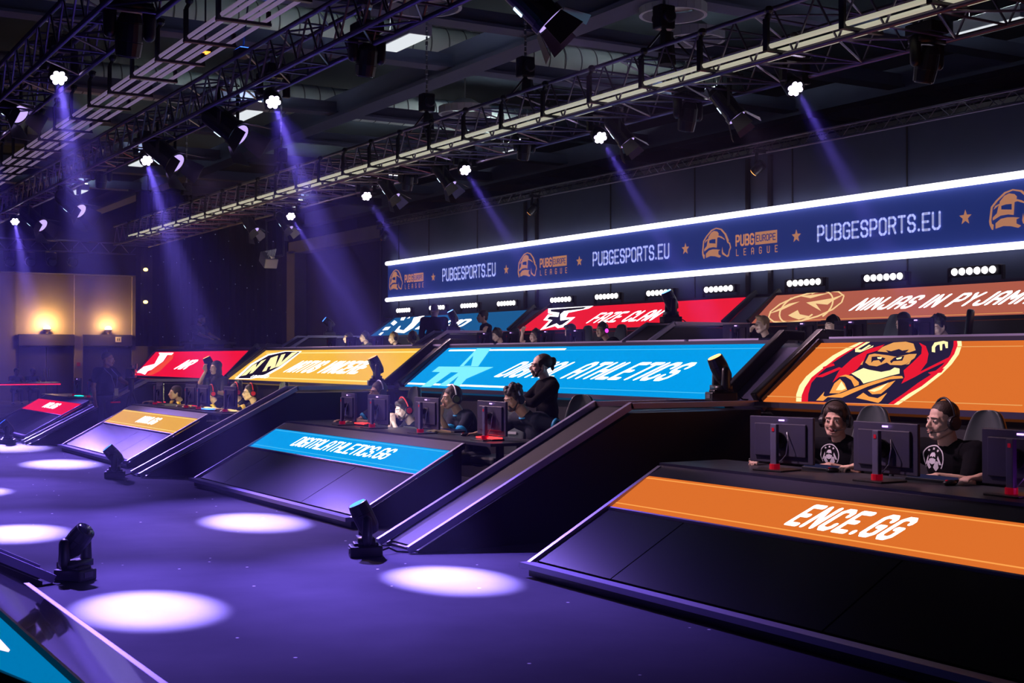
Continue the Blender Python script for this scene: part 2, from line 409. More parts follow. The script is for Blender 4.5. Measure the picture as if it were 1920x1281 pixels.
def text2d(s, x0, x1, y0, y1, t=.62, gap=.75, slant=0.0):
    "block lettering scaled to fill x0..x1 by y0..y1"
    Wd = 0; pos = []
    for c in s: 
        off = -1 if c == 'I' else 0
        pos.append(Wd + off); Wd += adv(c) + t + gap - .35
    Wd -= gap - .35
    out = []
    sx = (x1 - x0) / Wd; sy = (y1 - y0) / (4 + t)
    for c, p in zip(s, pos):
        for ln in GL[c]:
            for q in stroke_polys(ln, t):
                out.append([(x0 + (u + p + t / 2) * sx + slant * (v + t / 2) * sy, y0 + (v + t / 2) * sy) for u, v in q])
    return out

class Plane:
    "a flat sign face: origin, unit u (along), unit v (up the face), normal n towards the viewer side"
    def __init__(s, o, u, v):
        s.o = Vector(o); s.u = Vector(u).normalized(); s.v = Vector(v).normalized(); s.n = s.u.cross(s.v).normalized()
        s.ab = None
    def px(s, x, y):
        d = ray(x, y); t = (s.o - CAMP).dot(s.n) / d.dot(s.n); p = CAMP + d * t - s.o
        return (p.dot(s.u), p.dot(s.v))
    def at(s, a, b, off=0.0): return s.o + s.u * a + s.v * b + s.n * off
    def build(s, name, polys, m, parent, off=.004, warp=None):
        mb = MB()
        for q in polys: mb.poly([s.at(a, b, off) for a, b in q])
        me = bpy.data.meshes.new(name); me.from_pydata(mb.v, [], mb.f); me.materials.append(m)
        o = bpy.data.objects.new(name, me); COL.objects.link(o)
        if parent:
            o.parent = parent; o.matrix_parent_inverse = parent.matrix_basis.inverted()
        return o
def text_px(pl, s, bl, br, tl, t=.62, gap=.75, slant=None):
    "text whose baseline runs from pixel bl to br on the sign, cap height up to tl"
    a = pl.px(*bl); b = pl.px(*br); c = pl.px(*tl)
    sl = 0 if slant is None else slant
    return text2d(s, a[0], b[0], a[1], c[1], t, gap, sl)
def polypx(pl, *ps): return [[pl.px(*q) for q in p] for p in ps]

# ------------------------------------------------------------------ tier one consoles
Z0, Y0 = .0, 5.10
SL = .54
def mirror_y(e, c): e.scale.y = -1; e.location.y = c
def console(x0, x1, col, label, seams, mir=False, desk=(0, 0), scr=None):
    xc = (x0 + x1) / 2; h = (x1 - x0) / 2
    e = empty('team_console', (xc, 0, 0), 0, label, 'console', None if mir else 'team consoles along the arena floor')
    # closed body
    b = MB(); b.prismx([(5.12, .0), (5.12, .06), (6.30, .70), (6.30, 0)], -h + .02, h - .02)
    b.build('body', M_BLACK, e)
    # glossy lower panels
    p0, p1 = Vector((0, 5.18, .115)), Vector((0, 5.80, .452))
    xs = [-h + .05] + seams + [h - .05]
    for a, c in zip(xs[:-1], xs[1:]):
        q = MB(); q.bar(((a + c) / 2, p0.y, p0.z - .012), ((a + c) / 2, p1.y, p1.z - .012), c - a - .014, .02, up=(0, -.47, .88)); q.build('lower_panel', M_GLOSS, e)
    # LED strip on the upper slope
    s0, s1 = (scr or (-h + .06, h - .06))
    q = MB(); q.bar(((s0 + s1) / 2, 5.84, .462), ((s0 + s1) / 2, 6.19, .675), s1 - s0, .03, up=(0, -.5, .86)); q.build('led_strip', col, e)
    # trims
    t = MB()
    t.box((0, 5.10, .085), (2 * h, .095, .04)); 
    t.build('front_trim', M_TRIM, e)
    t = MB()
    for sx in (-1, 1): MB().bar((sx * (h - .02), 5.12, .09), (sx * (h - .02), 6.32, .745), .04, .03, up=(0, -.5, .86)).build('side_trim', M_TRIM, e)
    MB().bar((0, 5.822, .453), (0, 5.834, .459), 2 * h - .06, .034, up=(0, -.5, .86)).build('divider_trim', M_TRIM, e)
    MB().prismx([(6.19, .69), (6.33, .76), (6.33, .70), (6.19, .64)], -h, h).build('top_ledge', M_TRIMD, e)
    # desk top and its black back
    dk = MB(); dk.box(((desk[0] + desk[1]) / 2, 6.66, .765), (2 * h + desk[1] - desk[0], .66, .03)); dk.build('desktop', mat('desk_top', (.022, .022, .035), .4), e)
    lg = MB()
    for sx in (-h + .3, 0, h - .3): lg.box((sx, 6.9, .375), (.06, .06, .75))
    lg.build('desk_leg', M_METAL, e)
    pl = Plane((xc, 5.84, .462 + .018), (1, 0, 0), (0, 6.19 - 5.84, .675 - .462))
    return e, pl
LED_ORANGE = glow('led_orange', rgb(222, 112, 44), 1.0); LED_ORANGE2 = glow('led_orange_line', rgb(255, 165, 80), 1.0); LED_ORANGED = glow('led_orange_dark', rgb(196, 96, 44), 1.0)
LED_BLUE = glow('led_cyan', rgb(0, 158, 236), 1.0); LED_BLUE2 = glow('led_cyan_line', rgb(70, 190, 245), 1.0); LED_ICE = glow('led_ice', rgb(125, 235, 250), 1.1)
LED_YEL = glow('led_yellow', rgb(250, 190, 62), 1.0); LED_YEL2 = glow('led_yellow_line', rgb(255, 230, 140), 1.1); LED_YELD = glow('led_ochre', rgb(236, 172, 74), 1.0)
LED_RED = glow('led_red', rgb(242, 12, 42), 1.0); LED_RED2 = glow('led_scarlet', rgb(235, 26, 52), 1.0)
LED_WHITE = glow('led_white', (1, .97, 1, 1), 2.2); LED_CREAM = glow('led_cream', rgb(255, 240, 175), 1.15)
LED_NAVY = glow('led_navy', rgb(38, 30, 62), 1.0); LED_TEAL = glow('led_deep_blue', rgb(18, 88, 145), 1.0); LED_BRICK = glow('led_brick', rgb(176, 92, 74), 1.0)
LED_BRICKL = glow('led_sand', rgb(250, 208, 150), 1.0); LED_TAN = glow('led_tan', rgb(232, 160, 90), 1.05); LED_ORR = glow('led_orange_red', rgb(245, 75, 40), 1.0); LED_INK = glow('led_ink', rgb(22, 14, 22), 1.0)

def lines_on(pl, e, s0, s1, m, v=(.035, .37), th=.012, off=.003):
    pl.build('led_line', [[(s0, y - th / 2), (s1, y - th / 2), (s1, y + th / 2), (s0, y + th / 2)] for y in v], m, e, off)

e1, P_E = console(-8.37, -3.5, LED_ORANGE, 'large orange fronted console with short white lettering at the right', [-1.45, .55])
lines_on(P_E, e1, -2.37, 2.37, LED_ORANGE2)
P_E.build('lettering', text_px(P_E, 'ENCE.GG', (1468, 985), (1668, 1011), (1500, 943), .85, .8, .35), LED_WHITE, e1, .005)
e2, P_D = console(-16.35, -11.52, LED_BLUE, 'blue fronted console with a long white web address, in the middle', [-1.45, 1.0], desk=(0, .5))
lines_on(P_D, e2, -2.33, 2.33, LED_BLUE2)
P_D.build('lettering', text_px(P_D, 'DIGITALATHLETICS.GG', (543, 836), (715, 864), (567, 819), .68, .7, .3), LED_WHITE, e2, .005)
e3, P_N = console(-23.8, -19.5, LED_YELD, 'yellow fronted console with a short white word left of the blue one', [.4, 1.2], desk=(0, .6))
lines_on(P_N, e3, -2.1, 2.1, LED_YEL2)
P_N.build('lettering', text_px(P_N, 'NAVI.GG', (253, 792), (286, 797), (270, 780), .9, .5, .25), LED_WHITE, e3, .005)
e4, P_R = console(-31.1, -26.95, LED_RED, 'red fronted console farthest left with a white block of letters', [.0, 1.0], desk=(-.4, .5))
P_R.build('lettering', text_px(P_R, 'NR.GG', (78, 764), (99, 768), (90, 754), .95, .4, .2), LED_WHITE, e4, .005)

# ------------------------------------------------------------------ sloping dividers (cable ramps)
def divider(x0, x1, label, ys=4.86, zt=1.17, yt=7.1, ye=8.62, zb=0.0, grp='sloping black ramps between the team booths', capz=None):
    xc = (x0 + x1) / 2; h = (x1 - x0) / 2
    e = empty('divider_ramp', (xc, 0, 0), 0, label, 'ramp', grp)
    b = MB(); b.prismx([(ys + .08, zb), (ys + .08, zb + .02), (yt, zt - .07), (ye, zt - .07), (ye, zb)], -h + .01, h - .01); b.build('body', M_BLACK, e)
    for sx in (-1, 1):
        r = MB(); w = .045
        r.bar((sx * (h - w / 2), ys, zb + .03), (sx * (h - w / 2), yt, zt), w, .06, up=(0, -.5, .86)); r.bar((sx * (h - w / 2), yt - .02, zt - .005), (sx * (h - w / 2), ye, zt - .005), w, .05)
        r.build('rail', M_TRIM, e)
    c = MB(); c.bar((0, ys + .1, zb + .035), (0, yt, zt - .035), 2 * h - .1, .02, up=(0, -.5, .86)); c.build('channel', mat('ramp_channel', (.010, .009, .02), .65), e)
    return e
divider(-10.40, -9.78, 'black ramp rising between the blue and the large orange console')
divider(-18.30, -17.84, 'black ramp rising between the yellow and the blue console')
divider(-25.95, -25.55, 'black ramp rising between the red and the yellow console')

# ------------------------------------------------------------------ tier two: riser screens
YB, ZB_, YT_, ZT_ = 8.60, 1.185, 9.33, 1.745
def riser(x0, x1, x0t, x1t, col, label, Yb, Zb, Yt, Zt, group, deck=None):
    e = empty('riser_screen', ((x0 + x1) / 2, Yb, Zb), 0, label, 'led screen', group)
    xc = (x0 + x1) / 2
    V = lambda x, y, z: (x - xc, y - Yb, z - Zb)
    m = MB(); t = .05
    A = [V(x0, Yb, Zb), V(x1, Yb, Zb), V(x1t, Yt, Zt), V(x0t, Yt, Zt)]
    B = [(a[0], a[1] + .03, a[2] - .04) for a in A]
    m.add(A + B, [(0, 1, 2, 3), (4, 7, 6, 5), (0, 4, 5, 1), (1, 5, 6, 2), (2, 6, 7, 3), (3, 7, 4, 0)])
    m.build('led_face', col, e)
    f = MB()
    f.bar(V(x0 - .06, Yb - .03, Zb - .03), V(x1 + .06, Yb - .03, Zb - .03), .08, .05)
    f.bar(V(x0t - .04, Yt + .03, Zt + .02), V(x1t + .04, Yt + .03, Zt + .02), .06, .04)
    f.bar(V(x0 - .03, Yb, Zb), V(x0t - .03, Yt, Zt + .02), .05, .06, up=(0, -.6, .8)); f.bar(V(x1 + .03, Yb, Zb), V(x1t + .03, Yt, Zt + .02), .05, .06, up=(0, -.6, .8))
    f.build('frame', M_TRIMD, e)
    pl = Plane((xc, Yb, Zb), (1, 0, 0), (0, Yt - Yb, Zt - Zb))
    return e, pl
def xY(x, y, Y): return onY(x, y, Y).x
G2 = 'large sloping screens behind the lower row of players'
rE, Q_E = riser(xY(1431, 751, YB), -2.6, xY(1540, 644, YT_), -2.6, LED_ORANGE, 'sloping orange screen with the gorilla team emblem at the right', YB, ZB_, YT_, ZT_, G2)
rD, Q_D = riser(xY(759, 723, YB), xY(1349, 743, YB), xY(841, 654, YT_), xY(1447.5, 646, YT_), LED_BLUE, 'sloping bright blue screen with a pale star emblem and white lettering', YB, ZB_, YT_, ZT_, G2)
rN, Q_N = riser(xY(428, 710, YB), xY(722, 719, YB), xY(499, 659, YT_), xY(801, 657, YT_), LED_YEL, 'sloping yellow screen with a leaf-shaped emblem and white lettering', YB, ZB_, YT_, ZT_, G2)
rR, Q_R = riser(xY(253, 704, YB), xY(426, 707, YB) - .03, xY(292, 661, YT_), xY(472, 660, YT_), LED_RED, 'sloping red screen farthest left with a white shard emblem', YB, ZB_, YT_, ZT_, G2)

# tier two platform and channels between its screens
M_DECK = mat('stage_deck', (.02, .02, .035), .35)
pf = MB()
pf.prismx([(8.66, 1.10), (9.34, 1.64), (9.34, 1.62), (9.34, .0), (8.66, 0)], -33.2, -2.5)
pf.box((-17.9, 11.35, .48), (30.8, 4.0, .96))
tag(structure(pf.build('platform', M_BLACK)))
for k, (x0, x1) in enumerate(((-32.9, -26.2), (-26.05, -23.6), (-23.55, -18.75), (-18.1, -16.2), (-16.15, -13.1), (-13.05, -11.9), (-11.85, -10.65), (-9.65, -7.0), (-6.95, -4.6), (-4.55, -2.5))):
    s = MB().box(((x0 + x1) / 2, 9.52, 1.79), (x1 - x0 - .03, .32, .03)).build('deck_ledge', M_TRIM)
    s['kind'] = 'structure'
f = MB()
f.box((-17.8, 10.0, 1.70), (30.4, .9, .1)); structure(f.build('deck_shelf', M_BLACK))
for x0, x1, x0t, x1t, lb in ((xY(1349, 743, YB) + .04, xY(1431, 751, YB) - .04, xY(1447.5, 646, YT_) + .04, xY(1540, 644, YT_) - .04, 'violet-lit channel strip between the blue screen and the orange emblem screen'),
                     (xY(722, 719, YB) + .04, xY(759, 723, YB) - .04, xY(801, 657, YT_) + .04, xY(841, 654, YT_) - .04, 'violet-lit channel strip between the yellow and the blue sloping screens'),
                     (xY(426, 707, YB) + .01, xY(428, 710, YB) - .01, xY(472, 660, YT_) + .04, xY(499, 659, YT_) - .04, 'dark tapering channel strip between the red and the yellow sloping screens')):
    e = empty('channel_strip', ((x0 + x1) / 2, YB, ZB_), 0, lb, 'stage strip', 'strips between the sloping screens'); xc = (x0 + x1) / 2
    V = lambda x, y, z: (x - xc, y - YB, z - ZB_)
    MB().add([V(x0, YB, ZB_ - .04), V(x1, YB, ZB_ - .04), V(x1t, YT_, ZT_ - .04), V(x0t, YT_, ZT_ - .04)] + [V(x0, YB + .05, ZB_ - .1), V(x1, YB + .05, ZB_ - .1), V(x1t, YT_ + .05, ZT_ - .1), V(x0t, YT_ + .05, ZT_ - .1)], [(0, 1, 2, 3), (4, 7, 6, 5), (0, 4, 5, 1), (1, 5, 6, 2), (2, 6, 7, 3), (3, 7, 4, 0)]).build('channel', mat('channel_violet', (.035, .03, .10), .7), e)
    for xa, xb in ((x0 + .04, x0t + .04), (x1 - .04, x1t - .04)):
        MB().bar(V(xa, YB - .03, ZB_ + .02), V(xb, YT_ + .1, ZT_ + .1), .09, .12, up=(0, -.6, .8)).bar(V(xb, YT_ + .08, ZT_ + .09), V(xb, YT_ + .35, ZT_ + .08), .09, .1).build('rail', M_BLACK, e, bevel=.015)

# tier three
YC, ZC, YD, ZD = 14.0, 2.145, 14.58, 2.60
G3 = 'upper sloping screens under the show wall'
rB, Q_B = riser(xY(695, 630, YC), xY(955, 620, YC), xY(741, 591, YD), xY(995, 578, YD), LED_TEAL, 'upper sloping deep blue screen with a white patchy emblem', YC, ZC, YD, ZD, G3)
rF, Q_F = riser(xY(970, 621, YC), xY(1355, 605, YC), xY(1026, 578, YD), xY(1406, 558, YD), LED_RED2, 'upper sloping red screen with a jagged black and white emblem', YC, ZC, YD, ZD, G3)
rP, Q_P = riser(xY(1409, 607, YC), -8.3, xY(1456, 548, YD), -8.3, LED_BRICK, 'upper sloping brick-coloured screen with a ring emblem and white lettering', YC, ZC, YD, ZD, G3)
pf = MB(); pf.prismx([(14.06, .9), (14.06, 2.08), (14.6, 2.5), (16.0, 2.5), (16.0, .9)], -30.9, -8.1); structure(pf.build('platform', M_BLACK))
structure(MB().box((-19.6, 14.85, 2.62), (22.6, .4, .04)).build('deck_ledge', M_TRIMD))
for x0, x1, x0t, x1t, lb in ((xY(1355, 605, YC) + .1, xY(1409, 607, YC) - .1, xY(1406, 558, YD) + .1, xY(1456, 548, YD) - .1, 'lavender strip between the red and the brick-coloured upper screens'),
                             (xY(955, 620, YC) + .06, xY(970, 621, YC) - .06, xY(995, 578, YD) + .06, xY(1026, 578, YD) - .06, 'lavender strip between the deep blue and the red upper screens')):
    e = empty('channel_strip', ((x0 + x1) / 2, YC, ZC), 0, lb, 'stage strip', 'strips between the sloping screens'); xc = (x0 + x1) / 2
    V = lambda x, y, z: (x - xc, y - YC, z - ZC)
    MB().add([V(x0, YC, ZC - .02), V(x1, YC, ZC - .02), V(x1t, YD, ZD - .02), V(x0t, YD, ZD - .02)] + [V(x0, YC + .05, ZC - .1), V(x1, YC + .05, ZC - .1), V(x1t, YD + .05, ZD - .1), V(x0t, YD + .05, ZD - .1)], [(0, 1, 2, 3), (4, 7, 6, 5), (0, 4, 5, 1), (1, 5, 6, 2), (2, 6, 7, 3), (3, 7, 4, 0)]).build('channel', M_TRIM, e)
    for xa, xb in ((x0 - .06, x0t - .06), (x1 + .06, x1t + .06)):
        MB().bar(V(xa, YC - .03, ZC + .02), V(xb, YD + .1, ZD + .08), .06, .08, up=(0, -.6, .8)).build('rail', M_BLACK, e)
G4 = 'ramps between the booths of the upper row'
divider(-16.85, -16.12, 'upper ramp leading to the strip between the red and brick-coloured screens', 10.6, 2.13, 12.5, 13.98, .96, G4)
divider(-24.05, -23.45, 'upper ramp at the right of the standing man in black', 10.6, 2.13, 12.5, 13.98, .96, G4)
divider(-31.5, -30.7, 'upper ramp farthest left beside the concrete column', 10.6, 2.13, 12.5, 13.98, .96, G4)
divider(-9.4, -8.7, 'upper ramp at the right edge behind the tilted chair', 10.6, 2.13, 12.5, 13.98, .96, G4)

# ------------------------------------------------------------------ art on the screens
def bars_px(pl, e, pairs, m, th, off=.003, name='led_line'):
    ps = []
    for (x0, y0), (x1, y1) in pairs:
        a = pl.px(x0, y0); b = pl.px(x1, y1); v = (a[1] + b[1]) / 2
        ps.append([(a[0], v - th / 2), (b[0], v - th / 2), (b[0], v + th / 2), (a[0], v + th / 2)])
    return pl.build(name, ps, m, e, off)
# digital athletics
bars_px(Q_D, rD, [((843, 657), (1060, 656))], LED_WHITE, .035); bars_px(Q_D, rD, [((765, 719.5), (972, 727))], LED_WHITE, .035)
bars_px(Q_D, rD, [((1062, 656), (1440, 655)), ((1000, 727), (1358, 738))], LED_BLUE2, .012)
Q_D.build('emblem', polypx(Q_D, [(895, 654), (921, 654), (897, 688), (862, 688)], [(810, 698), (823, 688), (926, 689), (875, 711), (868, 708), (900, 693)],
    [(810, 698), (823, 688), (926, 689), (900, 699), (882, 701), (856, 699)],
    [(826, 698), (846, 699), (808, 726), (790, 726)], [(860, 699), (885, 700), (862, 725), (848, 724), (860, 706), (836, 725), (822, 724)]), LED_ICE, rD, .006)
Q_D.build('emblem_gap', polypx(Q_D, [(888, 668), (884, 687), (870, 687)]), LED_BLUE, rD, .009)
Q_D.build('lettering', text_px(Q_D, 'DIGITAL ATHLETICS', (925, 708), (1247, 711), (945, 679), .78, .8, 1.0), LED_WHITE, rD, .009)
# natus vincere
bars_px(Q_N, rN, [((500, 662), (797, 661))], LED_YEL2, .03); bars_px(Q_N, rN, [((440, 707), (722, 716))], LED_YEL2, .03)
Q_N.build('emblem_edge', polypx(Q_N, [(440, 711), (470, 683), (502, 665), (534, 659), (566, 659), (560, 664), (529, 689), (500, 705), (470, 711)]), LED_WHITE, rN, .003)
Q_N.build('emblem_field', polypx(Q_N, [(446, 710), (473, 685), (504, 667), (536, 660), (563, 660), (556, 665), (525, 688), (497, 703), (472, 710)]), LED_INK, rN, .006)
Q_N.build('emblem_letters', polypx(Q_N, [(452, 706), (474, 686), (482, 682), (480, 690), (490, 678), (500, 674), (474, 700), (468, 702), (473, 694), (462, 704)],
    [(492, 698), (508, 672), (522, 667), (516, 690), (506, 694), (509, 687), (503, 689), (500, 696)], [(516, 690), (528, 666), (536, 664), (528, 680), (548, 662), (560, 660), (530, 684), (524, 688)]), LED_CREAM, rN, .009)
Q_N.build('emblem_word', text_px(Q_N, 'BORN TO WIN', (478, 708), (508, 697), (482, 704), .8, .6, .6) if False else text2d('UNITED', Q_N.px(470, 708)[0], Q_N.px(512, 700)[0], Q_N.px(470, 709)[1], Q_N.px(470, 704)[1], .7, .7, .6), LED_WHITE, rN, .011)
Q_N.build('lettering', text_px(Q_N, 'NATUS VINCERE', (530, 699), (666, 702), (548, 677), .95, .55, .9), LED_WHITE, rN, .009)
# red screen far left
Q_R.build('emblem', polypx(Q_R, [(298, 662), (326, 662), (322, 666), (300, 666)], [(299, 667), (314, 666), (306, 678), (284, 694), (266, 700), (256, 699), (270, 688), (290, 683)], [(262, 699), (280, 693), (272, 703)]), LED_WHITE, rR, .006)
Q_R.build('emblem_shadow', polypx(Q_R, [(326, 663), (324, 673), (300, 696), (284, 704), (274, 704), (286, 694), (308, 678), (318, 666)]), LED_ORR, rR, .004)
Q_R.build('lettering', text_px(Q_R, 'NR', (325, 693), (346, 693), (344, 675), .98, .3, .7), LED_WHITE, rR, .006)
# emblem screen (traced on the sloping plane)
def z6(*pts): return [(1420 + x / 4.8, 640 + y / 4.8) for x, y in pts]
bars_px(Q_E, rE, [((1526, 652), (1918, 651)), ((1436, 744), (1918, 760))], LED_TAN, .012)
def ring(pts_out, m, off, name): Q_E.build(name, polypx(Q_E, z6(*pts_out)), m, rE, off)
ring([(350, 545), (352, 480), (380, 400), (440, 320), (540, 235), (680, 130), (800, 65), (920, 12), (1838, 0), (1842, 40), (1815, 120), (1750, 210), (1660, 300), (1520, 410), (1400, 490), (1270, 575)], LED_CREAM, .003, 'emblem_rim')
ring([(398, 548), (402, 490), (430, 420), (490, 330), (590, 250), (720, 150), (840, 80), (960, 12), (1800, 0), (1805, 40), (1775, 120), (1710, 210), (1620, 300), (1480, 410), (1360, 480), (1230, 573)], LED_RED2, .005, 'emblem_band')
ring([(458, 548), (462, 480), (490, 380), (560, 300), (680, 200), (800, 120), (900, 60), (980, 12), (1770, 0), (1768, 50), (1740, 130), (1670, 220), (1560, 310), (1450, 380), (1330, 470), (1180, 572)], LED_NAVY, .007, 'emblem_field')
Q_E.build('emblem_hood', polypx(Q_E, z6((680, 380), (740, 270), (860, 160), (1000, 80), (1150, 35), (1090, 90), (990, 120), (960, 190), (900, 260), (830, 310), (740, 330)), z6((1460, 20), (1520, 50), (1545, 120), (1530, 200), (1470, 280), (1750, 140), (1745, 170), (1500, 285), (1420, 330), (1300, 390), (1330, 330), (1320, 270), (1400, 200), (1480, 120), (1485, 60)),
    z6((520, 330), (740, 240), (770, 250), (590, 330)), z6((590, 240), (690, 205), (700, 225), (600, 255)), z6((1540, 290), (1690, 250), (1660, 290), (1560, 305))), LED_RED2, rE, .009)
Q_E.build('emblem_face', polypx(Q_E, z6((1085, 100), (1130, 60), (1230, 20), (1340, 12), (1410, 30), (1430, 90), (1370, 110), (1300, 105), (1200, 110)),
    z6((1010, 130), (1060, 120), (1180, 135), (1260, 150), (1370, 125), (1440, 122), (1420, 160), (1340, 215), (1300, 225), (1200, 222), (1170, 200), (1080, 235), (1010, 225), (975, 200)),
    z6((930, 220), (960, 180), (950, 220)), z6((1340, 220), (1390, 180), (1370, 215))), LED_TAN, rE, .011)
Q_E.build('emblem_brow', polypx(Q_E, z6((1160, 90), (1210, 100), (1280, 80), (1310, 95), (1370, 85), (1350, 105), (1290, 125), (1240, 130), (1190, 115)), z6((1035, 150), (1100, 145), (1160, 165), (1120, 205), (1100, 180), (1050, 185), (1030, 205)), z6((1200, 190), (1240, 155), (1330, 140), (1310, 185), (1230, 190), (1210, 210))), LED_NAVY, rE, .013)
Q_E.build('emblem_eyes', polypx(Q_E, z6((1085, 155), (1130, 155), (1120, 172), (1090, 170)), z6((1255, 165), (1310, 152), (1300, 170), (1262, 178))), LED_CREAM, rE, .015)
Q_E.build('emblem_muzzle', polypx(Q_E, z6((850, 300), (960, 250), (1010, 265), (1120, 285), (1200, 270), (1240, 245), (1285, 255), (1285, 300), (1200, 320), (1100, 350), (960, 390), (930, 350))), LED_CREAM, rE, .011)
Q_E.build('emblem_arms', polypx(Q_E, z6((655, 480), (700, 390), (750, 350), (790, 390), (815, 450), (740, 480)), z6((740, 330), (800, 312), (860, 325), (920, 380), (920, 405), (880, 420), (850, 360), (800, 330)),
    z6((535, 545), (560, 520), (610, 465), (600, 500), (620, 510), (760, 480), (900, 425), (1060, 370), (1230, 325), (1310, 325), (1320, 345), (1200, 355), (1000, 420), (860, 480), (770, 520), (640, 515), (600, 548)),
    z6((1000, 455), (1100, 415), (1250, 365), (1200, 420), (1120, 485), (1040, 490)), z6((895, 522), (960, 475), (1010, 510), (1090, 525), (1175, 475), (1120, 550), (1095, 568), (980, 540))), LED_ORANGE2, rE, .015)
Q_E.build('emblem_fists', polypx(Q_E, z6((715, 455), (765, 375), (805, 440), (770, 455)), z6((1010, 460), (1100, 430), (1190, 385), (1120, 450), (1060, 470))), LED_CREAM, rE, .018)
Q_E.build('emblem_letters', polypx(Q_E, z6((885, 75), (985, 15), (1020, 15), (910, 80), (940, 85), (1010, 40), (1030, 45), (960, 90), (1050, 45), (1045, 60), (930, 108), (885, 105)),
    z6((1575, 105), (1575, 60), (1600, 20), (1680, 5), (1720, 15), (1720, 70), (1700, 72), (1690, 30), (1670, 35), (1668, 90), (1650, 92), (1645, 38), (1620, 45), (1605, 65), (1605, 110))), LED_CREAM, rE, .011)
# upper blue
Q_B.build('emblem', polypx(Q_B, [(710, 628), (715, 624), (720, 623), (714, 629)], [(717, 620), (723, 614), (733, 613), (727, 619)], [(733, 607), (740, 601), (745, 605), (738, 611)], [(751, 601), (753, 596), (761, 595), (757, 601)], [(763, 598), (769, 594), (768, 597)],
    [(738, 625), (748, 613), (752, 611), (748, 618), (757, 620), (772, 606), (776, 596), (797, 592), (775, 615), (758, 625), (745, 624)]), LED_WHITE, rB, .006)
Q_B.build('lettering', text_px(Q_B, 'LIQUID', (777, 618), (862, 616), (795, 603), .95, .6, .6), LED_WHITE, rB, .006)
Q_F.build('emblem_edge', polypx(Q_F, [(1028, 579), (1113, 574), (1104, 579), (1066, 587), (1061, 596), (1079, 595), (1056, 614), (1046, 616), (1041, 612), (1012, 620), (1030, 602), (1019, 601), (1028, 590), (1044, 591), (1028, 588)]), LED_WHITE, rF, .005)
Q_F.build('emblem', polypx(Q_F, [(1033, 581), (1101, 576), (1094, 580), (1058, 584), (1051, 590), (1051, 602), (1070, 599), (1054, 610), (1049, 611), (1044, 607), (1022, 616), (1036, 601), (1026, 599), (1031, 594), (1047, 595), (1049, 587), (1033, 585)]), LED_INK, rF, .008)
Q_F.build('lettering', text_px(Q_F, 'FAZE CLAN', (1098, 607), (1219, 603), (1108, 588), .8, .75, .5), LED_WHITE, rF, .007)
Q_P.build('lettering', text_px(Q_P, 'NINJAS IN PYJAMAS', (1590, 584), (1945, 575), (1600, 561), .8, .8, .45), LED_WHITE, rP, .007)
def arc(pl, c, rx, ry, a0, a1, wd, rot=0, n=14):
    out = []
    for k in range(n):
        pts = []
        for a, s in ((a0 + (a1 - a0) * k / n, 0), (a0 + (a1 - a0) * (k + 1) / n, 0), (a0 + (a1 - a0) * (k + 1) / n, 1), (a0 + (a1 - a0) * k / n, 1)):
            x = (rx + (wd if s else 0)) * math.cos(a); y = (ry + (wd if s else 0)) * math.sin(a)
            pts.append(pl.px(c[0] + x * math.cos(rot) - y * math.sin(rot), c[1] + x * math.sin(rot) + y * math.cos(rot)))
        out.append(pts)
    return out
Q_P.build('emblem', arc(Q_P, (1512, 576), 72, 22, 0, 2 * PI, 3, -.28) + arc(Q_P, (1500, 578), 40, 22, 1.2, 4.6, 3, -.5) + arc(Q_P, (1530, 574), 34, 22, -1.4, 1.6, 3, -.6)
    + polypx(Q_P, [(1478, 592), (1496, 582), (1500, 590), (1520, 594), (1498, 600), (1486, 596)], [(1512, 568), (1560, 560), (1585, 552), (1560, 566), (1552, 572), (1530, 570), (1540, 584), (1522, 574)], [(1500, 556), (1556, 550), (1520, 560)], [(1440, 590), (1480, 570), (1500, 566), (1466, 582)]), LED_BRICKL, rP, .006)
bars_px(Q_P, rP, [((1420, 601), (1915, 590))], LED_TAN, .012)
# ------------------------------------------------------------------ banner on the show wall
YW = 15.95
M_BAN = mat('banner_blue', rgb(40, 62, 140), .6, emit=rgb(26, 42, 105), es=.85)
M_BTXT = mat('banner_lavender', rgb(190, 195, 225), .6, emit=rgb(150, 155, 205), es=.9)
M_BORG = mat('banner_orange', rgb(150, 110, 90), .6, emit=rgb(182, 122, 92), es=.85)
a0 = onY(728, 563, YW); zt, zb2 = onY(1280, 417, YW).z, onY(1280, 515, YW).z
bx0, bx1 = onY(727, 530, YW).x, -8.0
bn = empty('led_banner', ((bx0 + bx1) / 2, YW, (zt + zb2) / 2), 0, 'long blue banner with helmet emblems between two white light tubes', 'banner')
MB().box((0, .03, 0), (bx1 - bx0, .05, zt - zb2)).build('banner_face', M_BAN, bn)
BP = Plane((0, YW, 0), (1, 0, 0), (0, 0, 1))
for z, nm in ((zt, 'light_tube'), (zb2, 'light_tube')):
    o = MB().cyl((-(bx1 - bx0) / 2, -.03, z - (zt + zb2) / 2), ((bx1 - bx0) / 2, -.03, z - (zt + zb2) / 2), .055, 12).build(nm, glow('tube_white', (.88, .84, 1.0), 3.0), bn, True)
    for s in (-1, 1): pass
for bl, br, tl in (((830, 528.5), (930, 521), (829, 504)), ((1112, 500), (1256, 487), (1110, 473)), ((1533, 455), (1765, 433), (1531, 423))):
    a = BP.px(*bl); b = BP.px(*br); c = BP.px(*tl)
    BP.build('lettering', text2d('PUBGESPORTS.EU', a[0], b[0], a[1], c[1], .66, .72), M_BTXT, bn, .012)
for x, y in ((813, 520), (950, 506), (1087, 490), (1286, 467), (1494, 443), (1811, 408)):
    a = BP.px(x, y); st = []
    for k in range(10):
        r = .12 if k % 2 == 0 else .05; st.append((a[0] + r * math.sin(PI * k / 5), a[1] + r * math.cos(PI * k / 5)))
    BP.build('star', [st], M_BORG, bn, .012)
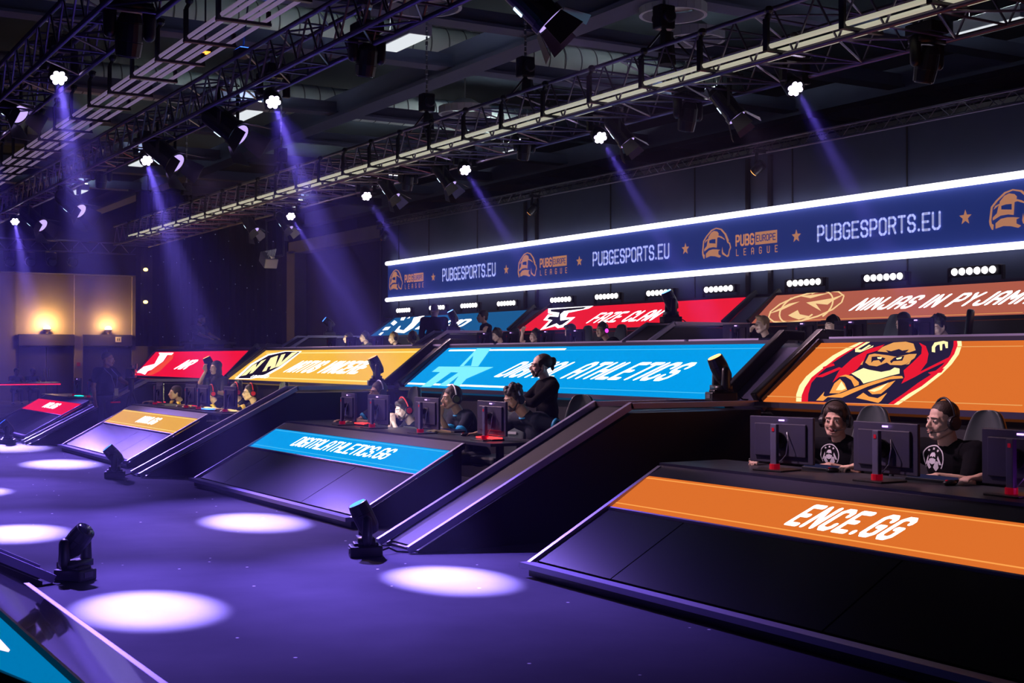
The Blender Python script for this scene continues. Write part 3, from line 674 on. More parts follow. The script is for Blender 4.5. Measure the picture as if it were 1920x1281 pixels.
def zh(*p): return [BP.px(1300 + x / 9.6, 400 + y / 9.6) for x, y in p]
helm = [zh((195, 820), (170, 750), (165, 700), (185, 500), (240, 410), (330, 300), (420, 260), (520, 280), (600, 370), (650, 490), (640, 520), (670, 530), (690, 620), (665, 670), (650, 770), (620, 790), (530, 740), (520, 700), (530, 600), (545, 700), (610, 760), (635, 740), (650, 660), (670, 610), (650, 545), (622, 535), (575, 390), (500, 300), (420, 280), (345, 320), (260, 420), (205, 510), (190, 690), (195, 735), (215, 750), (210, 820)),
    zh((280, 430), (330, 350), (380, 318), (440, 330), (465, 365), (460, 400), (520, 420), (575, 465), (570, 480), (540, 460), (470, 430), (440, 440), (430, 620), (370, 610), (290, 625), (205, 690), (205, 650), (250, 590), (260, 530), (270, 480), (215, 540), (230, 490), (280, 455)),
    zh((235, 805), (235, 730), (290, 670), (360, 650), (430, 650), (495, 660), (460, 680), (460, 740), (510, 770), (480, 800), (400, 775), (320, 770))]
visor = [zh((300, 540), (300, 490), (350, 470), (412, 465), (412, 545))]
hx = BP.px(1342, 455)[0]
for k, hp in enumerate(((742, 525), (988, 497), (1342, 455), (1897, 392))):
    dx = BP.px(*hp)[0] - hx if k != 2 else 0
    sh = lambda ps: [[(a + dx, b) for a, b in p] for p in ps]
    BP.build('helmet_emblem', sh(helm), M_BORG, bn, .012); BP.build('visor', sh(visor), M_BAN, bn, .018)
    tx = text2d('PUBG', *[BP.px(1379, 0)[0], BP.px(1414, 0)[0], BP.px(1379, 463)[1], BP.px(1379, 441)[1]], .85, .6)
    xa, xb = BP.px(1416, 0)[0], BP.px(1457, 0)[0]; ya, yb = BP.px(1416, 459.5)[1], BP.px(1416, 436)[1]
    tx += text2d('LEAGUE', BP.px(1380, 0)[0], BP.px(1458, 0)[0], BP.px(1380, 480.5)[1], BP.px(1380, 467.5)[1], .55, 5.2)
    BP.build('league_lettering', sh(tx + [[(xa, ya), (xb, ya), (xb, yb), (xa, yb)]]), M_BORG, bn, .012)
    BP.build('league_lettering', sh(text2d('EUROPE', xa + .03, xb - .03, ya + .05, yb - .05, .6, .6)), M_BAN, bn, .018)
# glow of the tubes and banner on wall and haze comes from the tubes themselves

# ------------------------------------------------------------------ LED battens on the top deck
bt = empty('led_batten', (0, 0, 0), 0, '', 'stage light', 'six-cell stage battens under the banner')
MB().box((0, .04, 0), (.86, .10, .14)).build('housing', M_PLASTIC, bt, bevel=.01)
MB().box((-.46, .04, -.07), (.03, .05, .26)).box((.46, .04, -.07), (.03, .05, .26)).box((0, .04, -.19), (.95, .12, .02)).build('bracket', M_METAL, bt)
for k in range(6):
    MB().cone((-.325 + .13 * k, -.008, 0), (-.325 + .13 * k, -.03, 0), .052, .045, 12).build('lens', glow('batten_white', (1, .95, 1), 5), bt)
BX = (757, 820, 880, 950, 1052, 1138, 1237, 1348, 1508, 1657, 1826)
BYp = (582, 577, 573, 569, 562, 556, 549, 542, 530, 520, 508)
LB = ['leftmost lit batten above the left end of the deep blue screen', 'lit batten half hidden behind the head of the man in black', 'third lit batten from the left, between the two standing men', 'lit batten right of the man in the dark jersey, above the deep blue screen',
      'lit batten above the emblem end of the upper red screen', 'lit batten above the white word on the upper red screen', 'lit batten above the blue-lensed moving head on the red screen', 'lit batten above the right end of the red screen',
      'lit batten above the left end of the brick-coloured screen', 'lit batten above the start of the brick-coloured screen lettering', 'largest lit batten, nearest the right edge']
for k, (x, y) in enumerate(zip(BX, BYp)):
    e = bt if k == 0 else copy_tree(bt); p = onY(x, y, 14.9); e.location = (p.x, 14.9, p.z); e['label'] = LB[k]

# ------------------------------------------------------------------ overhead trusses
box_truss('lighting_truss', -33, -3.0, 8.75, .85, 4.36, .45, 'long box truss crossing the picture above the stage', .55)
box_truss('lighting_truss', -38, -5.5, 4.92, .32, 4.44, .38, 'box truss running from the left to the top centre', .5)
box_truss('lighting_truss', -38, -6.5, 2.88, .46, 4.44, .38, 'dark box truss in the top left corner nearest the camera', .55)
# cable trays: tubes with a lit look painted in as weak emission
M_TUBE = mat('pale_tube_added_glow', (.62, .60, .50), .35, emit=(.62, .60, .46), es=.6)
M_TUBEV = mat('lilac_tube_added_glow', (.42, .34, .50), .35, emit=(.45, .32, .55), es=.3)
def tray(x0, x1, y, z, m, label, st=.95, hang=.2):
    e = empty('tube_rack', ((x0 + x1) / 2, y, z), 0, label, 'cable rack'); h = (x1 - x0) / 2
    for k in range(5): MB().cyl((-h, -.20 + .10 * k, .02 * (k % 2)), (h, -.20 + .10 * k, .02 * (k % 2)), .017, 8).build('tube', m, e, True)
    n = int(2 * h / st)
    for k in range(n + 1):
        x = -h + k * st
        MB().box((x, 0, -.035), (.05, .48, .025)).box((x, -.22, .10), (.06, .03, .3)).box((x, .22, .02), (.04, .03, .12)).cyl((x, -.22, .25), (x, -.16, .36), .02, 6).ell((x, -.19, .33), (.05, .04, .04), n=8, m=5).build('bracket', M_METAL, e)
    return e
tray(-31, -3.5, 8.35, 4.42, M_TUBE, 'rack of pale tubes with an added faint glow slung under the long truss')
tray(-36, -5.0, 3.80, 4.47, M_TUBEV, 'rack of tubes with an added lilac glow running down to the left edge', .9)
# chain hoists
def hoist(x, y, zt2, label):
    e = empty('chain_hoist', (x, y, 4.85), 0, label, 'hoist', 'chain hoists holding the trusses')
    MB().box((0, 0, .42), (.16, .2, .26)).cyl((-.13, 0, .42), (.13, 0, .42), .08, 10).build('motor_body', M_METAL, e, bevel=.02)
    m = MB()
    for k in range(int((zt2 - 5.4) / .07)):
        z = .58 + k * .07; m.box((0, 0, z), (.035, .012, .06) if k % 2 else (.012, .035, .06))
    m.build('chain', M_STEEL, e)
    MB().cyl((0, 0, .0), (0, 0, .3), .02, 6).bar((-.25, -.2, -.05), (0, 0, .3), .02).bar((.25, .2, -.05), (0, 0, .3), .02).build('sling', M_METAL, e)
    MB().cone((0.05, 0, .25), (.05, .0, -.1), .07, .1, 8).build('chain_bag', M_MATTE, e)
    return e
for (px, lb, y) in ((800, 'chain hoist above the middle of the long truss', 8.75), (527, 'chain hoist over the long truss right of the glowing wash light', 8.75), (350, 'chain hoist over the far end of the long truss', 8.75), (1245, 'chain hoist with bright chain near the top, right of centre', 8.75), (985, 'chain hoist hanging in front of the ribbed duct', 8.75)):
    hoist(onY(px, 250, y).x, y, 7.0, lb)

# ------------------------------------------------------------------ hanging fixtures
M_CELL = glow('wash_cell', (.80, .66, 1.0), 12)
def rot_to(d):
    return Vector(d).normalized().to_track_quat('-Z', 'Y').to_matrix()
def wash(loc, label, aim=(4.9, -.5, -4.25), power=2600, sc=1.0, size=9, target=None):
    "moving wash light hung from a truss; loc is the lens"
    e = empty('wash_light', loc, 0, label, 'stage light', 'lit moving wash lights on the trusses')
    R = rot_to(aim); ax = R @ Vector((0, 0, 1))
    top = Vector((0, 0, .30))
    MB().box((0, 0, .33), (.26, .2, .11)).build('base', M_PLASTIC, e, bevel=.015)
    MB().cyl((0, 0, .39), (0, 0, .50), .03, 8).ell((0, 0, .5), (.05, .05, .05), n=8, m=6).build('clamp', M_STEEL, e)
    y = MB(); 
    for s in (-1, 1): y.bar((0, s * .15, .28), (0, s * .15, .05), .05, .07, up=(0, 1, 0))
    y.box((0, 0, .27), (.08, .34, .04)); y.build('yoke', M_PLASTIC, e, bevel=.01)
    MB().cone(ax * .16, ax * -.01, .08, .10, 20).build('head', M_PLASTIC, e, True)
    cells = [(0, 0)] + [(.072 * math.cos(PI / 3 * k), .072 * math.sin(PI / 3 * k)) for k in range(6)]
    for a, b in cells:
        c = R @ Vector((a * .75, b * .75, -.012)); d = R @ Vector((a * .75, b * .75, -.03))
        MB().cone(c, d, .027, .022, 10).build('led_cell', M_CELL, e)
    t = (Vector(target) - Vector(loc)) if target else Vector(aim)
    lamp('wash_beam', 'SPOT', R @ Vector((0, 0, -.06)), power, (.40, .30, 1.0), e, t, spot_size=math.radians(size), spot_blend=1.0, shadow_soft_size=.02)
    lamp('wash_spill', 'SPOT', R @ Vector((0, 0, -.06)), power * .065, (.28, .17, 1.0), e, t, spot_size=math.radians(34), spot_blend=1.0, shadow_soft_size=.03)
    return e
SP = [(-8.54, 4.55), (-12.5, 4.5), (-16.85, 4.45), (-20.8, 4.45), (-25.1, 4.5)]
WL = [((512, 190), 5.05, 'brightest wash light right of the two on the middle truss', 0), ((275, 300), 5.05, 'glowing wash light touching a barn-door spotlight, left of centre', 1),
      ((130, 370), 5.05, 'glowing wash light above a lit barn door, left', 2), ((28, 415), 5.05, 'glowing wash light nearest the left edge on the middle truss', 3)]
for (x, y), Y, lb, k in WL:
    wash(onY(x, y, Y), lb, (4.9, -.5, -4.25), 95000, target=(SP[k][0], SP[k][1], 0))
wash(onY(-60, 437, 5.05), 'glowing wash light on the middle truss just past the left edge', (4.9, -.5, -4.25), 95000, target=(SP[4][0], SP[4][1], 0))
wash(onY(110, 145, 2.9), 'largest glowing wash light, in the top left corner', (5.1, -.5, -4.3), 95000, target=(-8.54, 2.37, 0))
wash((-17.9, 2.9, 4.39), 'glowing wash light on the near truss outside the left edge', (5.1, -.5, -4.3), 95000, target=(-12.8, 2.36, 0))
wash((-22.1, 2.9, 4.39), 'glowing wash light on the near truss far outside the left edge', (5.1, -.5, -4.3), 95000, target=(-17.0, 2.6, 0))
for (x, y), lb in (((545, 405), 'glowing wash light over the hanging camera frame'), ((687, 367), 'lit wash light on the long truss left of centre'), ((872, 318), 'lit wash light on the long truss in the middle'),
                   ((1125, 257), 'lit wash light beside a barn-door spotlight right of centre'), ((1490, 165), 'lit wash light hanging alone at the right of the long truss')):
    p = onY(x, y, 9.0); wash(p, lb, (4.9, -.7, -4.2), 60000, target=(p.x + .25, p.y + 2.3, .96), size=11)

def fresnel(loc, label, sc=1.0, aim=(.62, .45, -.55), lit=True, rz=0):
    if loc[1] > 8: aim = (.42, .42, -.80)
    if 'very large' in label: aim = (.25, .5, -.55)
    e = empty('barn_door_spotlight', loc, 0, label, 'stage light', 'barn-door spotlights on the trusses')
    R = rot_to(aim); 
    T = lambda a, b, c: (R @ Vector((a, b, c))) * sc
    MB().cyl(T(0, 0, .26), T(0, 0, -.10), .125 * sc, 20).cone(T(0, 0, .26), T(0, 0, .33), .125 * sc, .08 * sc, 20).build('body', M_PLASTIC, e, bevel=.006)
    MB().cyl(T(0, 0, -.10), T(0, 0, -.16), .14 * sc, 20).build('lens_ring', M_METAL, e)
    MB().cyl(T(0, 0, -.155), T(0, 0, -.165), .115 * sc, 20).build('lens', glow('fresnel_lens', (.55, .40, 1.0), 1.2), e)
    MB().box(T(.0, -.125, .06), (.05 * sc, .01 * sc, .085 * sc), R).build('display', glow('display_blue', (.55, .75, 1.0), 2.5), e)
    MB().box(T(-.07, -.105, .16), (.02 * sc, .01, .14 * sc), R).build('side_stripe', M_STEEL, e)
    for k in range(4):
        a = PI / 2 * k; dx, dy = math.cos(a), math.sin(a)
        wv = 1.0 if k % 2 else .8; ex = -dy, dx
        p = [T(dx * .135 + ex[0] * .09, dy * .135 + ex[1] * .09, -.17), T(dx * .135 - ex[0] * .09, dy * .135 - ex[1] * .09, -.17),
             T(dx * .22 - ex[0] * .15 * wv, dy * .22 - ex[1] * .15 * wv, -.36), T(dx * .22 + ex[0] * .15 * wv, dy * .22 + ex[1] * .15 * wv, -.36)]
        n = (Vector(p[1]) - Vector(p[0])).cross(Vector(p[2]) - Vector(p[1])).normalized() * .004
        q = [Vector(v) + n for v in p]
        MB().add([*p, *q], [(0, 1, 2, 3), (4, 7, 6, 5), (0, 4, 5, 1), (1, 5, 6, 2), (2, 6, 7, 3), (3, 7, 4, 0)]).build('barn_door', mat('barn_door_metal', (.10, .09, .12), .3, metal=.7), e)
    y = MB(); s1 = Vector((-.16 * aim[1], .16 * aim[0], 0)).normalized() * .16 * sc
    top = Vector((0, 0, .36 * sc))
    for s in (-1, 1): y.bar(s1 * s, s1 * s + top, .035 * sc, .012 * sc, up=s1)
    y.bar(-s1 + top, s1 + top, .035 * sc, .012 * sc); y.build('yoke', M_METAL, e)
    MB().cyl(top, top + Vector((0, 0, .12)), .025, 8).ell(top + Vector((0, 0, .12)), (.045, .045, .045), n=8, m=6).build('clamp', M_STEEL, e)
    MB().tube([T(0, .1, .3), T(.1, .2, .4), top + Vector((.1, .1, .05)), top + Vector((.05, .0, .15))], .008, 5).build('cord', M_MATTE, e)
    if lit: lamp('spot_beam', 'SPOT', T(0, 0, -.2), 700, (1.0, .62, .78), e, aim, spot_size=math.radians(58), spot_blend=.8, shadow_soft_size=.08)
    return e
for (x, y), Y, lb, sc in (((428, 238), 5.05, 'barn-door spotlight with glowing flaps left of centre, largest complete one', 1.15), ((312, 292), 5.05, 'barn-door spotlight beside the glowing wash light on the middle truss', 1.15), ((136, 385), 5.05, 'barn-door spotlight right under a glowing wash light, left', 1.1),
                      ((66, 413), 5.05, 'barn-door spotlight second from the left edge', 1.1), ((1003, 12), 5.05, 'very large barn-door spotlight cut by the top edge', .95), ((20, 200), 2.9, 'barn-door spotlight at the left edge under the dark truss', 1.0),
                      ((732, 358), 9.0, 'barn-door spotlight left of centre on the long truss', .78), ((836, 335), 9.0, 'barn-door spotlight in the middle of the long truss', .78), ((1165, 252), 9.0, 'barn-door spotlight on the long truss right of centre', .78),
                      ((1368, 203), 9.0, 'barn-door spotlight in front of a white pendant panel at the right', .8), ((470, 423), 9.0, 'barn-door spotlight at the left of the hanging camera frame', .85), ((535, 420), 9.0, 'barn-door spotlight right above the hanging camera frame', .75)):
    fresnel(onY(x, y, Y), lb, sc)

def mover(loc, label, hang=False, rz=0.0, tilt=.5, lens=(.1, .25, 1), es=8, sc=1.0, group=None, light=0, beam=None):
    "moving head: base, yoke, barrel head with a lens; upright, or hung upside down"
    e = empty('moving_head', loc, rz, label, 'stage light', group)
    if hang: e.rotation_euler = (PI, 0, rz)
    e.scale = (sc, sc, sc)
    MB().box((0, 0, .045), (.26, .20, .09)).box((.0, 0, .10), (.2, .15, .03)).build('base', M_PLASTIC, e, bevel=.012)
    MB().box((-.132, 0, .05), (.006, .1, .04)).build('control_panel', mat('panel_grey', (.12, .11, .14), .4), e)
    y = MB().box((0, 0, .13), (.13, .27, .05))
    for s in (-1, 1): y.cap((0, s * .125, .14), (0, s * .125, .30), .045, .04, 10)
    y.build('yoke', M_PLASTIC, e, True)
    hx, hz = math.sin(tilt), math.cos(tilt); c = Vector((0, 0, .29)); d = Vector((-hx, 0, hz))
    MB().cone(c - d * .12, c - d * .06, .06, .085, 16).cone(c - d * .06, c + d * .06, .085, .088, 16).cone(c + d * .06, c + d * .15, .088, .078, 16).build('head', M_PLASTIC, e, bevel=.004)
    MB().cone(c + d * .145, c + d * .158, .068, .064, 16).build('lens', glow('lens_%.2f_%.2f' % (lens[0], lens[2]), lens, es) if es else mat('dark_lens', (.01, .01, .02), .1), e, True)
    if light: lamp('head_beam', 'SPOT', c + d * .18, light, lens, e, beam or d, spot_size=math.radians(9), spot_blend=.6, shadow_soft_size=.04)
    if not hang: MB().tube([(.12, .05, .03), (.2, .08, .05), (.27, .12, .012), (.36, .10, .008), (.5, .2, .008)], .008, 5).build('cable', M_MATTE, e)
    else: MB().cyl((0, 0, -.14), (0, 0, 0), .03, 8).ell((0, 0, -.14), (.05, .05, .05), n=8, m=6).build('clamp', M_STEEL, e)
    return e
GF = 'moving heads on floor and ramps'
mover((-9.86, 4.50, 0), 'black moving head with blue-lit lens on the floor by the ramp', rz=1.25, tilt=.45, lens=(.05, .2, 1), es=4, group=GF)
mover((-17.95, 4.55, 0), 'black moving head on the floor at the foot of the middle ramp', rz=1.25, tilt=.7, lens=(.05, .15, 1), es=3, group=GF)
mover((-26.1, 4.65, 0), 'small moving head on the floor at the far left beside a red console', rz=1.25, tilt=.7, lens=(.03, .1, 1), es=3, group=GF)
mover((-9.86, 2.22, 0), 'dark unlit moving head standing on the carpet at the lower left', rz=-2.5, tilt=.75, es=0, group=GF, sc=.92)
mover((-10.02, 8.32, 1.18), 'moving head with orange-lit lens in front of the bright blue screen', rz=1.25, tilt=.45, lens=(1, .25, .07), es=6, group=GF, sc=1.0)
mover((-17.97, 8.38, 1.18), 'moving head with red-lit lens in front of the yellow screen', rz=1.25, tilt=.45, lens=(1, .22, .10), es=4, group=GF)
mover(Vector((onY(393, 700, 8.4).x, 8.4, 1.18)), 'moving head with amber-lit lens in front of the red screen', rz=1.25, tilt=.45, lens=(1, .45, .12), es=3, group=GF)
mover((-16.6, 12.78, 2.14), 'moving head with blue-lit lens in front of the upper red screen', rz=1.25, tilt=.45, lens=(.08, .25, 1), es=7, group=GF, sc=1.15)
mover((-23.75, 12.78, 2.14), 'moving head with blue-lit lens between the two standing men', rz=1.25, tilt=.5, lens=(.1, .25, 1), es=8, group=GF, sc=.95, light=1500, beam=(-.85, -.5, -.25))
mover((-31.1, 13.2, 2.14), 'moving head throwing a blue beam at the far left end of the upper tier', rz=1.25, tilt=.9, lens=(.05, .15, 1), es=9, group=GF, sc=1.1, light=25)
GH = 'unlit moving heads hung from the trusses'
for (x, y), Y, lb, sc in (((688, 88), 5.05, 'dark moving head hanging beside the brightest pendant panel', 1.1), ((983, 268), 9.0, 'dark moving head hanging in front of a pendant panel under the long truss', 1.0), ((1290, 196), 9.0, 'dark moving head hanging left of the barn-door spotlight at the right', 1.15),
                      ((1738, 92), 9.0, 'dark moving head hanging at the far right of the long truss', 1.15), ((765, 330), 9.0, 'dark moving head hanging left of centre under the long truss', 1.0), ((243, 25), 2.9, 'big dark moving head at the top edge, upper left', 1.3), ((190, 325), 5.05, 'dark moving head hanging between two glowing wash lights, left', 1.0)):
    p = onY(x, y, Y); mover(p + Vector((0, 0, .22)), lb, True, tilt=.25, es=0, sc=sc, group=GH)
# amber spots on the wall truss
for (x, y), lb in (((1416, 321), 'amber-lit spotlight on the wall truss, rightmost'), ((995, 397), 'amber-lit spotlight on the wall truss, middle'), ((718, 446), 'amber-lit spotlight on the wall truss, leftmost')):
    p = onY(x, y, 15.75); e = empty('amber_spotlight', p, 0, lb, 'stage light', 'amber spotlights on the wall truss')
    d = Vector((-.75, -.25, -.6)).normalized()
    MB().cyl(-d * .2, d * .03, .09, 14).build('body', M_PLASTIC, e, True)
    MB().cyl(d * .03, d * .04, .075, 14).build('lens', glow('amber_lens', (1, .36, .08), 5), e)
    MB().bar((0, 0, .05), (0, .05, .4), .04).box((0, .15, .36), (.06, .34, .06)).build('bracket', M_METAL, e)
    lamp('amber_beam', 'SPOT', d * .07, 25, (1, .3, .08), e, d, spot_size=math.radians(6), spot_blend=.5, shadow_soft_size=.03)
# the blue uplight that paints a beam behind the truss
p = onZ(455, 100, 6.2); e = empty('blue_floodlight', p, 0, 'blue floodlight shining on the ceiling beams at upper left', 'stage light')
MB().cyl((0, 0, .0), (.0, .3, 9 - p.z), .015, 6).build('hanger', M_METAL, e)
MB().box((0, 0, 0), (.3, .2, .12)).build('housing', M_PLASTIC, e, bevel=.01); MB().box((0, 0, .065), (.26, .16, .01)).build('lens', glow('blue_lens', (.03, .12, 1), 6), e)
lamp('blue_beam', 'SPOT', (0, 0, .1), 60, (.02, .12, 1), e, (0, 0, 1), spot_size=math.radians(80), spot_blend=.6, shadow_soft_size=.1)
p = onZ(385, 92, 6.2); e = empty('amber_floodlight', p, 0, 'small orange glowing lamp behind the lilac tubes at upper left', 'stage light')
MB().cyl((0, 0, .0), (.0, 0, 9 - p.z), .015, 6).build('hanger', M_METAL, e)
MB().box((0, 0, 0), (.22, .12, .1)).build('housing', M_PLASTIC, e); MB().box((0, -.0, -.055), (.18, .1, .01)).build('lens', glow('orange_lens', (1, .3, .04), 3), e)
# hanging camera frame at the end of the long truss
p = onY(515, 452, 9.0); e = empty('hanging_rig', p, 0, 'square pipe frame with a bright case hanging under the long truss end', 'rigging')
m = MB()
for a, b in (((-.45, 0, .42), (-.45, 0, -.30)), ((.45, 0, .42), (.45, 0, -.30)), ((-.45, 0, .42), (.45, 0, .42)), ((-.45, 0, -.30), (.45, 0, -.30)), ((0, 0, .42), (0, 0, .7))): m.cyl(a, b, .022, 8)
m.build('pipe_frame', M_METAL, e)
MB().box((-.05, -.1, -.36), (.34, .26, .2), (0, .5, 0)).build('case', mat('brushed_case', (.4, .4, .45), .35, metal=.6), e, bevel=.02)
m = MB()
for k in range(9): m.tube([(-.4 + .09 * k, -.1, -.18), (-.35 + .09 * k, -.16, -.30 - .02 * (k % 3)), (-.2 + .06 * k, -.12, -.34)], .014, 5)
m.build('cable_loops', M_STEEL, e)
# distant row of round spotlights at the left, below a far truss
box_truss('lighting_truss', -50.5, -50.1, 8, .3, 5.0, .3, 'far crosswise truss', .4) if False else None
ft = empty('far_truss', (-44, 7.9, 5.0), PI / 2, 'far crosswise truss carrying four round spotlights, left', 'truss')
for zz in (0, .35): MB().cyl((-4, 0, zz), (5, 0, zz), .03, 6).build('chord', M_ALU, ft)
m = MB()
for k in range(14): a = -4 + 9 * k / 14; m.cyl((a, 0, 0), (a + .32, 0, .35), .014, 5); m.cyl((a + .32, 0, .35), (a + .64, 0, 0), .014, 5)
m.build('bracing', M_ALU, ft)
for k, x in enumerate((18, 57, 97, 136)):
    p = onX(x, 490, -44); e = empty('round_spotlight', p, 0, ['leftmost', 'second', 'third', 'rightmost'][k] + ' of the four dim round spotlights hanging in a row at far left', 'stage light', 'round spotlights in a row')
    MB().cyl((-.15, 0, 0), (.15, 0, -.04), .15, 16).build('body', M_METAL, e, True); MB().cyl((.15, 0, -.04), (.16, 0, -.04), .12, 16).build('lens', mat('dull_lens', (.15, .14, .2), .2), e)
    MB().bar((0, -.17, 0), (0, -.17, .3), .03).bar((0, .17, 0), (0, .17, .3), .03).box((0, 0, .3), (.04, .38, .03)).cyl((0, 0, .3), (0, 0, .5), .02, 6).build('yoke', M_METAL, e)

# ------------------------------------------------------------------ our own side of the arena: mirrored console and ramp
M_GLOSSV = mat('gloss_violet_black', (.02, .018, .04), .16, spec=1.0, coat=1.0)
nc = empty('team_console', (-6.9, 0, 0), 0, 'blue fronted console in the lower left corner with a wide glossy slope, nearest the camera', 'console')
NY = 3.45
def my(p): return tuple((x, 2 * NY - y, z) for x, y, z in p)
h = 2.45
m = MB(); m.prismx([(2 * NY - 5.12, 0), (2 * NY - 5.12, .06), (2 * NY - 6.30, .70), (2 * NY - 6.30, 0)], -h + .02, h - .02); m.build('body', M_BLACK, nc)
sb = -h + .3
m = MB(); m.bar((0, 1.74, .10), (0, 1.07, .475), 2 * h, .03, up=(0, .5, .86)); m.build('lower_panel', M_GLOSSV, nc, bevel=.01)
m = MB(); m.bar((.0, 1.03, .485), (.0, .66, .69), 2 * h - .1, .03, up=(0, .5, .86)); m.build('led_strip', glow('led_teal', rgb(0, 120, 180), 1), nc)
m = MB().bar((0, 1.045, .50), (0, 1.075, .482), 2 * h, .03, up=(0, .5, .86)); m.build('divider_trim', M_BLACK, nc)
MB().box((0, 1.785, .07), (2 * h, .05, .05)).build('front_trim', M_TRIM, nc, bevel=.01)
NP = Plane((-6.9, 1.03, .505), (-1, 0, 0), (0, -.37, .205))
def pn(*q): return [NP.px(*p) for p in q]
NP.build('lettering', [pn((-40, 1185), (-12, 1190), (17, 1222), (14, 1226), (-30, 1215))], glow('led_pink_white', (1, .72, .85), 1.6), nc, .006)
e = divider(-10.36, -9.78, 'short dark ramp on the near side at the left edge', grp=None); e.scale = (1, -1, 1); e.location.y = 2 * 3.46

# ------------------------------------------------------------------ haze
hz = MB().box((-24.2, 9.0, 3.48), (55.4, 26, 6.94)).build('haze', None or mat('haze_mat', (0, 0, 0)), None)
hm = bpy.data.materials.new('stage_haze'); hm.use_nodes = True; nt = hm.node_tree; nt.nodes.clear()
vs = nt.nodes.new('ShaderNodeVolumeScatter'); ou = nt.nodes.new('ShaderNodeOutputMaterial')
vs.inputs['Color'].default_value = (.5, .46, 1, 1); vs.inputs['Density'].default_value = 0.0021; vs.inputs['Anisotropy'].default_value = .2
nt.links.new(vs.outputs[0], ou.inputs['Volume']); hz.data.materials.clear(); hz.data.materials.append(hm)
tag(hz, 'thin theatrical haze filling the whole hall', 'haze', kind='stuff')
# ------------------------------------------------------------------ people
def remesh(mb, name, mats, vox, smooth=3, parent=None):
    o = mb.build('tmp', mats)
    r = o.modifiers.new('r', 'REMESH'); r.mode = 'VOXEL'; r.voxel_size = vox; r.use_smooth_shade = True
    if smooth:
        s = o.modifiers.new('s', 'SMOOTH'); s.factor = .5; s.iterations = smooth
    dg = bpy.context.evaluated_depsgraph_get(); me = bpy.data.meshes.new_from_object(o.evaluated_get(dg)); me.name = name
    bpy.data.objects.remove(o); me.materials.clear()
    for m in (mats if isinstance(mats, (list, tuple)) else [mats]): me.materials.append(m)
    me.polygons.foreach_set('use_smooth', [True] * len(me.polygons))
    q = bpy.data.objects.new(name, me); COL.objects.link(q)
    if parent: q.parent = parent
    return q
def skin_mat(n, c): return mat(n, c, .5, bump=.05, bscale=120)
SK1 = skin_mat('skin_fair', (.58, .36, .27)); SK2 = skin_mat('skin_light', (.66, .44, .33)); SK3 = skin_mat('skin_tan', (.42, .25, .16))
H_DARK = mat('hair_dark', (.018, .012, .010), .6, bump=.4, bscale=90); H_BROWN = mat('hair_brown', (.028, .015, .010), .6, bump=.4, bscale=90)
H_BLOND = mat('hair_sandy', (.30, .18, .08), .6, bump=.4, bscale=90); H_GREY = mat('hair_greying', (.14, .11, .10), .7, bump=.3, bscale=90)
C_BLACK = mat('black_cotton', (.0035, .0035, .006), .95, spec=.12, bump=.25, bscale=25); C_NAVY = mat('navy_jersey', (.010, .014, .03), .85, spec=.2, bump=.2, bscale=25)
C_CHAR = mat('charcoal_cotton', (.035, .035, .045), .85, bump=.25, bscale=25); C_BLUE = mat('blue_jersey', (.02, .05, .25), .7); C_JEANS = mat('dark_denim', (.03, .035, .06), .85)
C_CYAN = mat('cyan_band', (.0, .30, .62), .6); C_YELB = mat('yellow_band', (.75, .50, .02), .6); C_MAROON = mat('maroon_cotton', (.15, .01, .03), .8)
LIP = mat('lips', (.42, .22, .18), .55); EYEW = mat('eye_white', (.6, .58, .56), .3); EYED = mat('eye_dark', (.02, .015, .01), .2); PAPER = mat('badge_white', (.75, .75, .8), .5)

def ik(S, W, pole, a=.29, b=.25):
    S, W = Vector(S), Vector(W); d = W - S; L = d.length
    if L > (a + b) * .985: d *= (a + b) * .985 / L; W = S + d; L = d.length
    if L < .12: L = .12
    x = (a * a - b * b + L * L) / (2 * L); h = math.sqrt(max(a * a - x * x, 0)); dn = d.normalized()
    p = Vector(pole); p = (p - dn * p.dot(dn)).normalized()
    return S + dn * x + p * h, W
def hand(mb, W, d, n, side, curl=.5, fr=.0085, ln=1.0):
    "palm and five bent fingers; d points along the hand, n is the back-of-hand normal"
    d = Vector(d).normalized(); n = Vector(n); n = (n - d * n.dot(d)).normalized(); s = d.cross(n) * side
    W = Vector(W)
    for k in range(4):
        o = s * (-.03 + .02 * k)
        mb.cap(W + o * .6, W + d * .085 + o, .016, .0125, 8)
    for k, L in enumerate((.068, .078, .073, .058)):
        o = s * (-.031 + .0205 * k); p = W + d * .088 + o; a = .15 + curl * .25; seg = L * ln
        for j, q in enumerate((.45, .32, .26)):
            dd = d * math.cos(a) - n * math.sin(a); e = p + dd * seg * q; mb.cap(p, e, fr * (1.05 - .1 * j), fr * (.98 - .1 * j), 7); p = e; a += curl * 1.1 + .08 * (k % 2)
    p = W + d * .028 - s * .03; a = d * .72 - s * .62 - n * .3 * curl; e = p + a.normalized() * .04; mb.cap(p, e, .0135, .011, 7)
    mb.cap(e, e + (d * .95 - s * .15 - n * .35 * curl).normalized() * .035, .0105, .0085, 7)

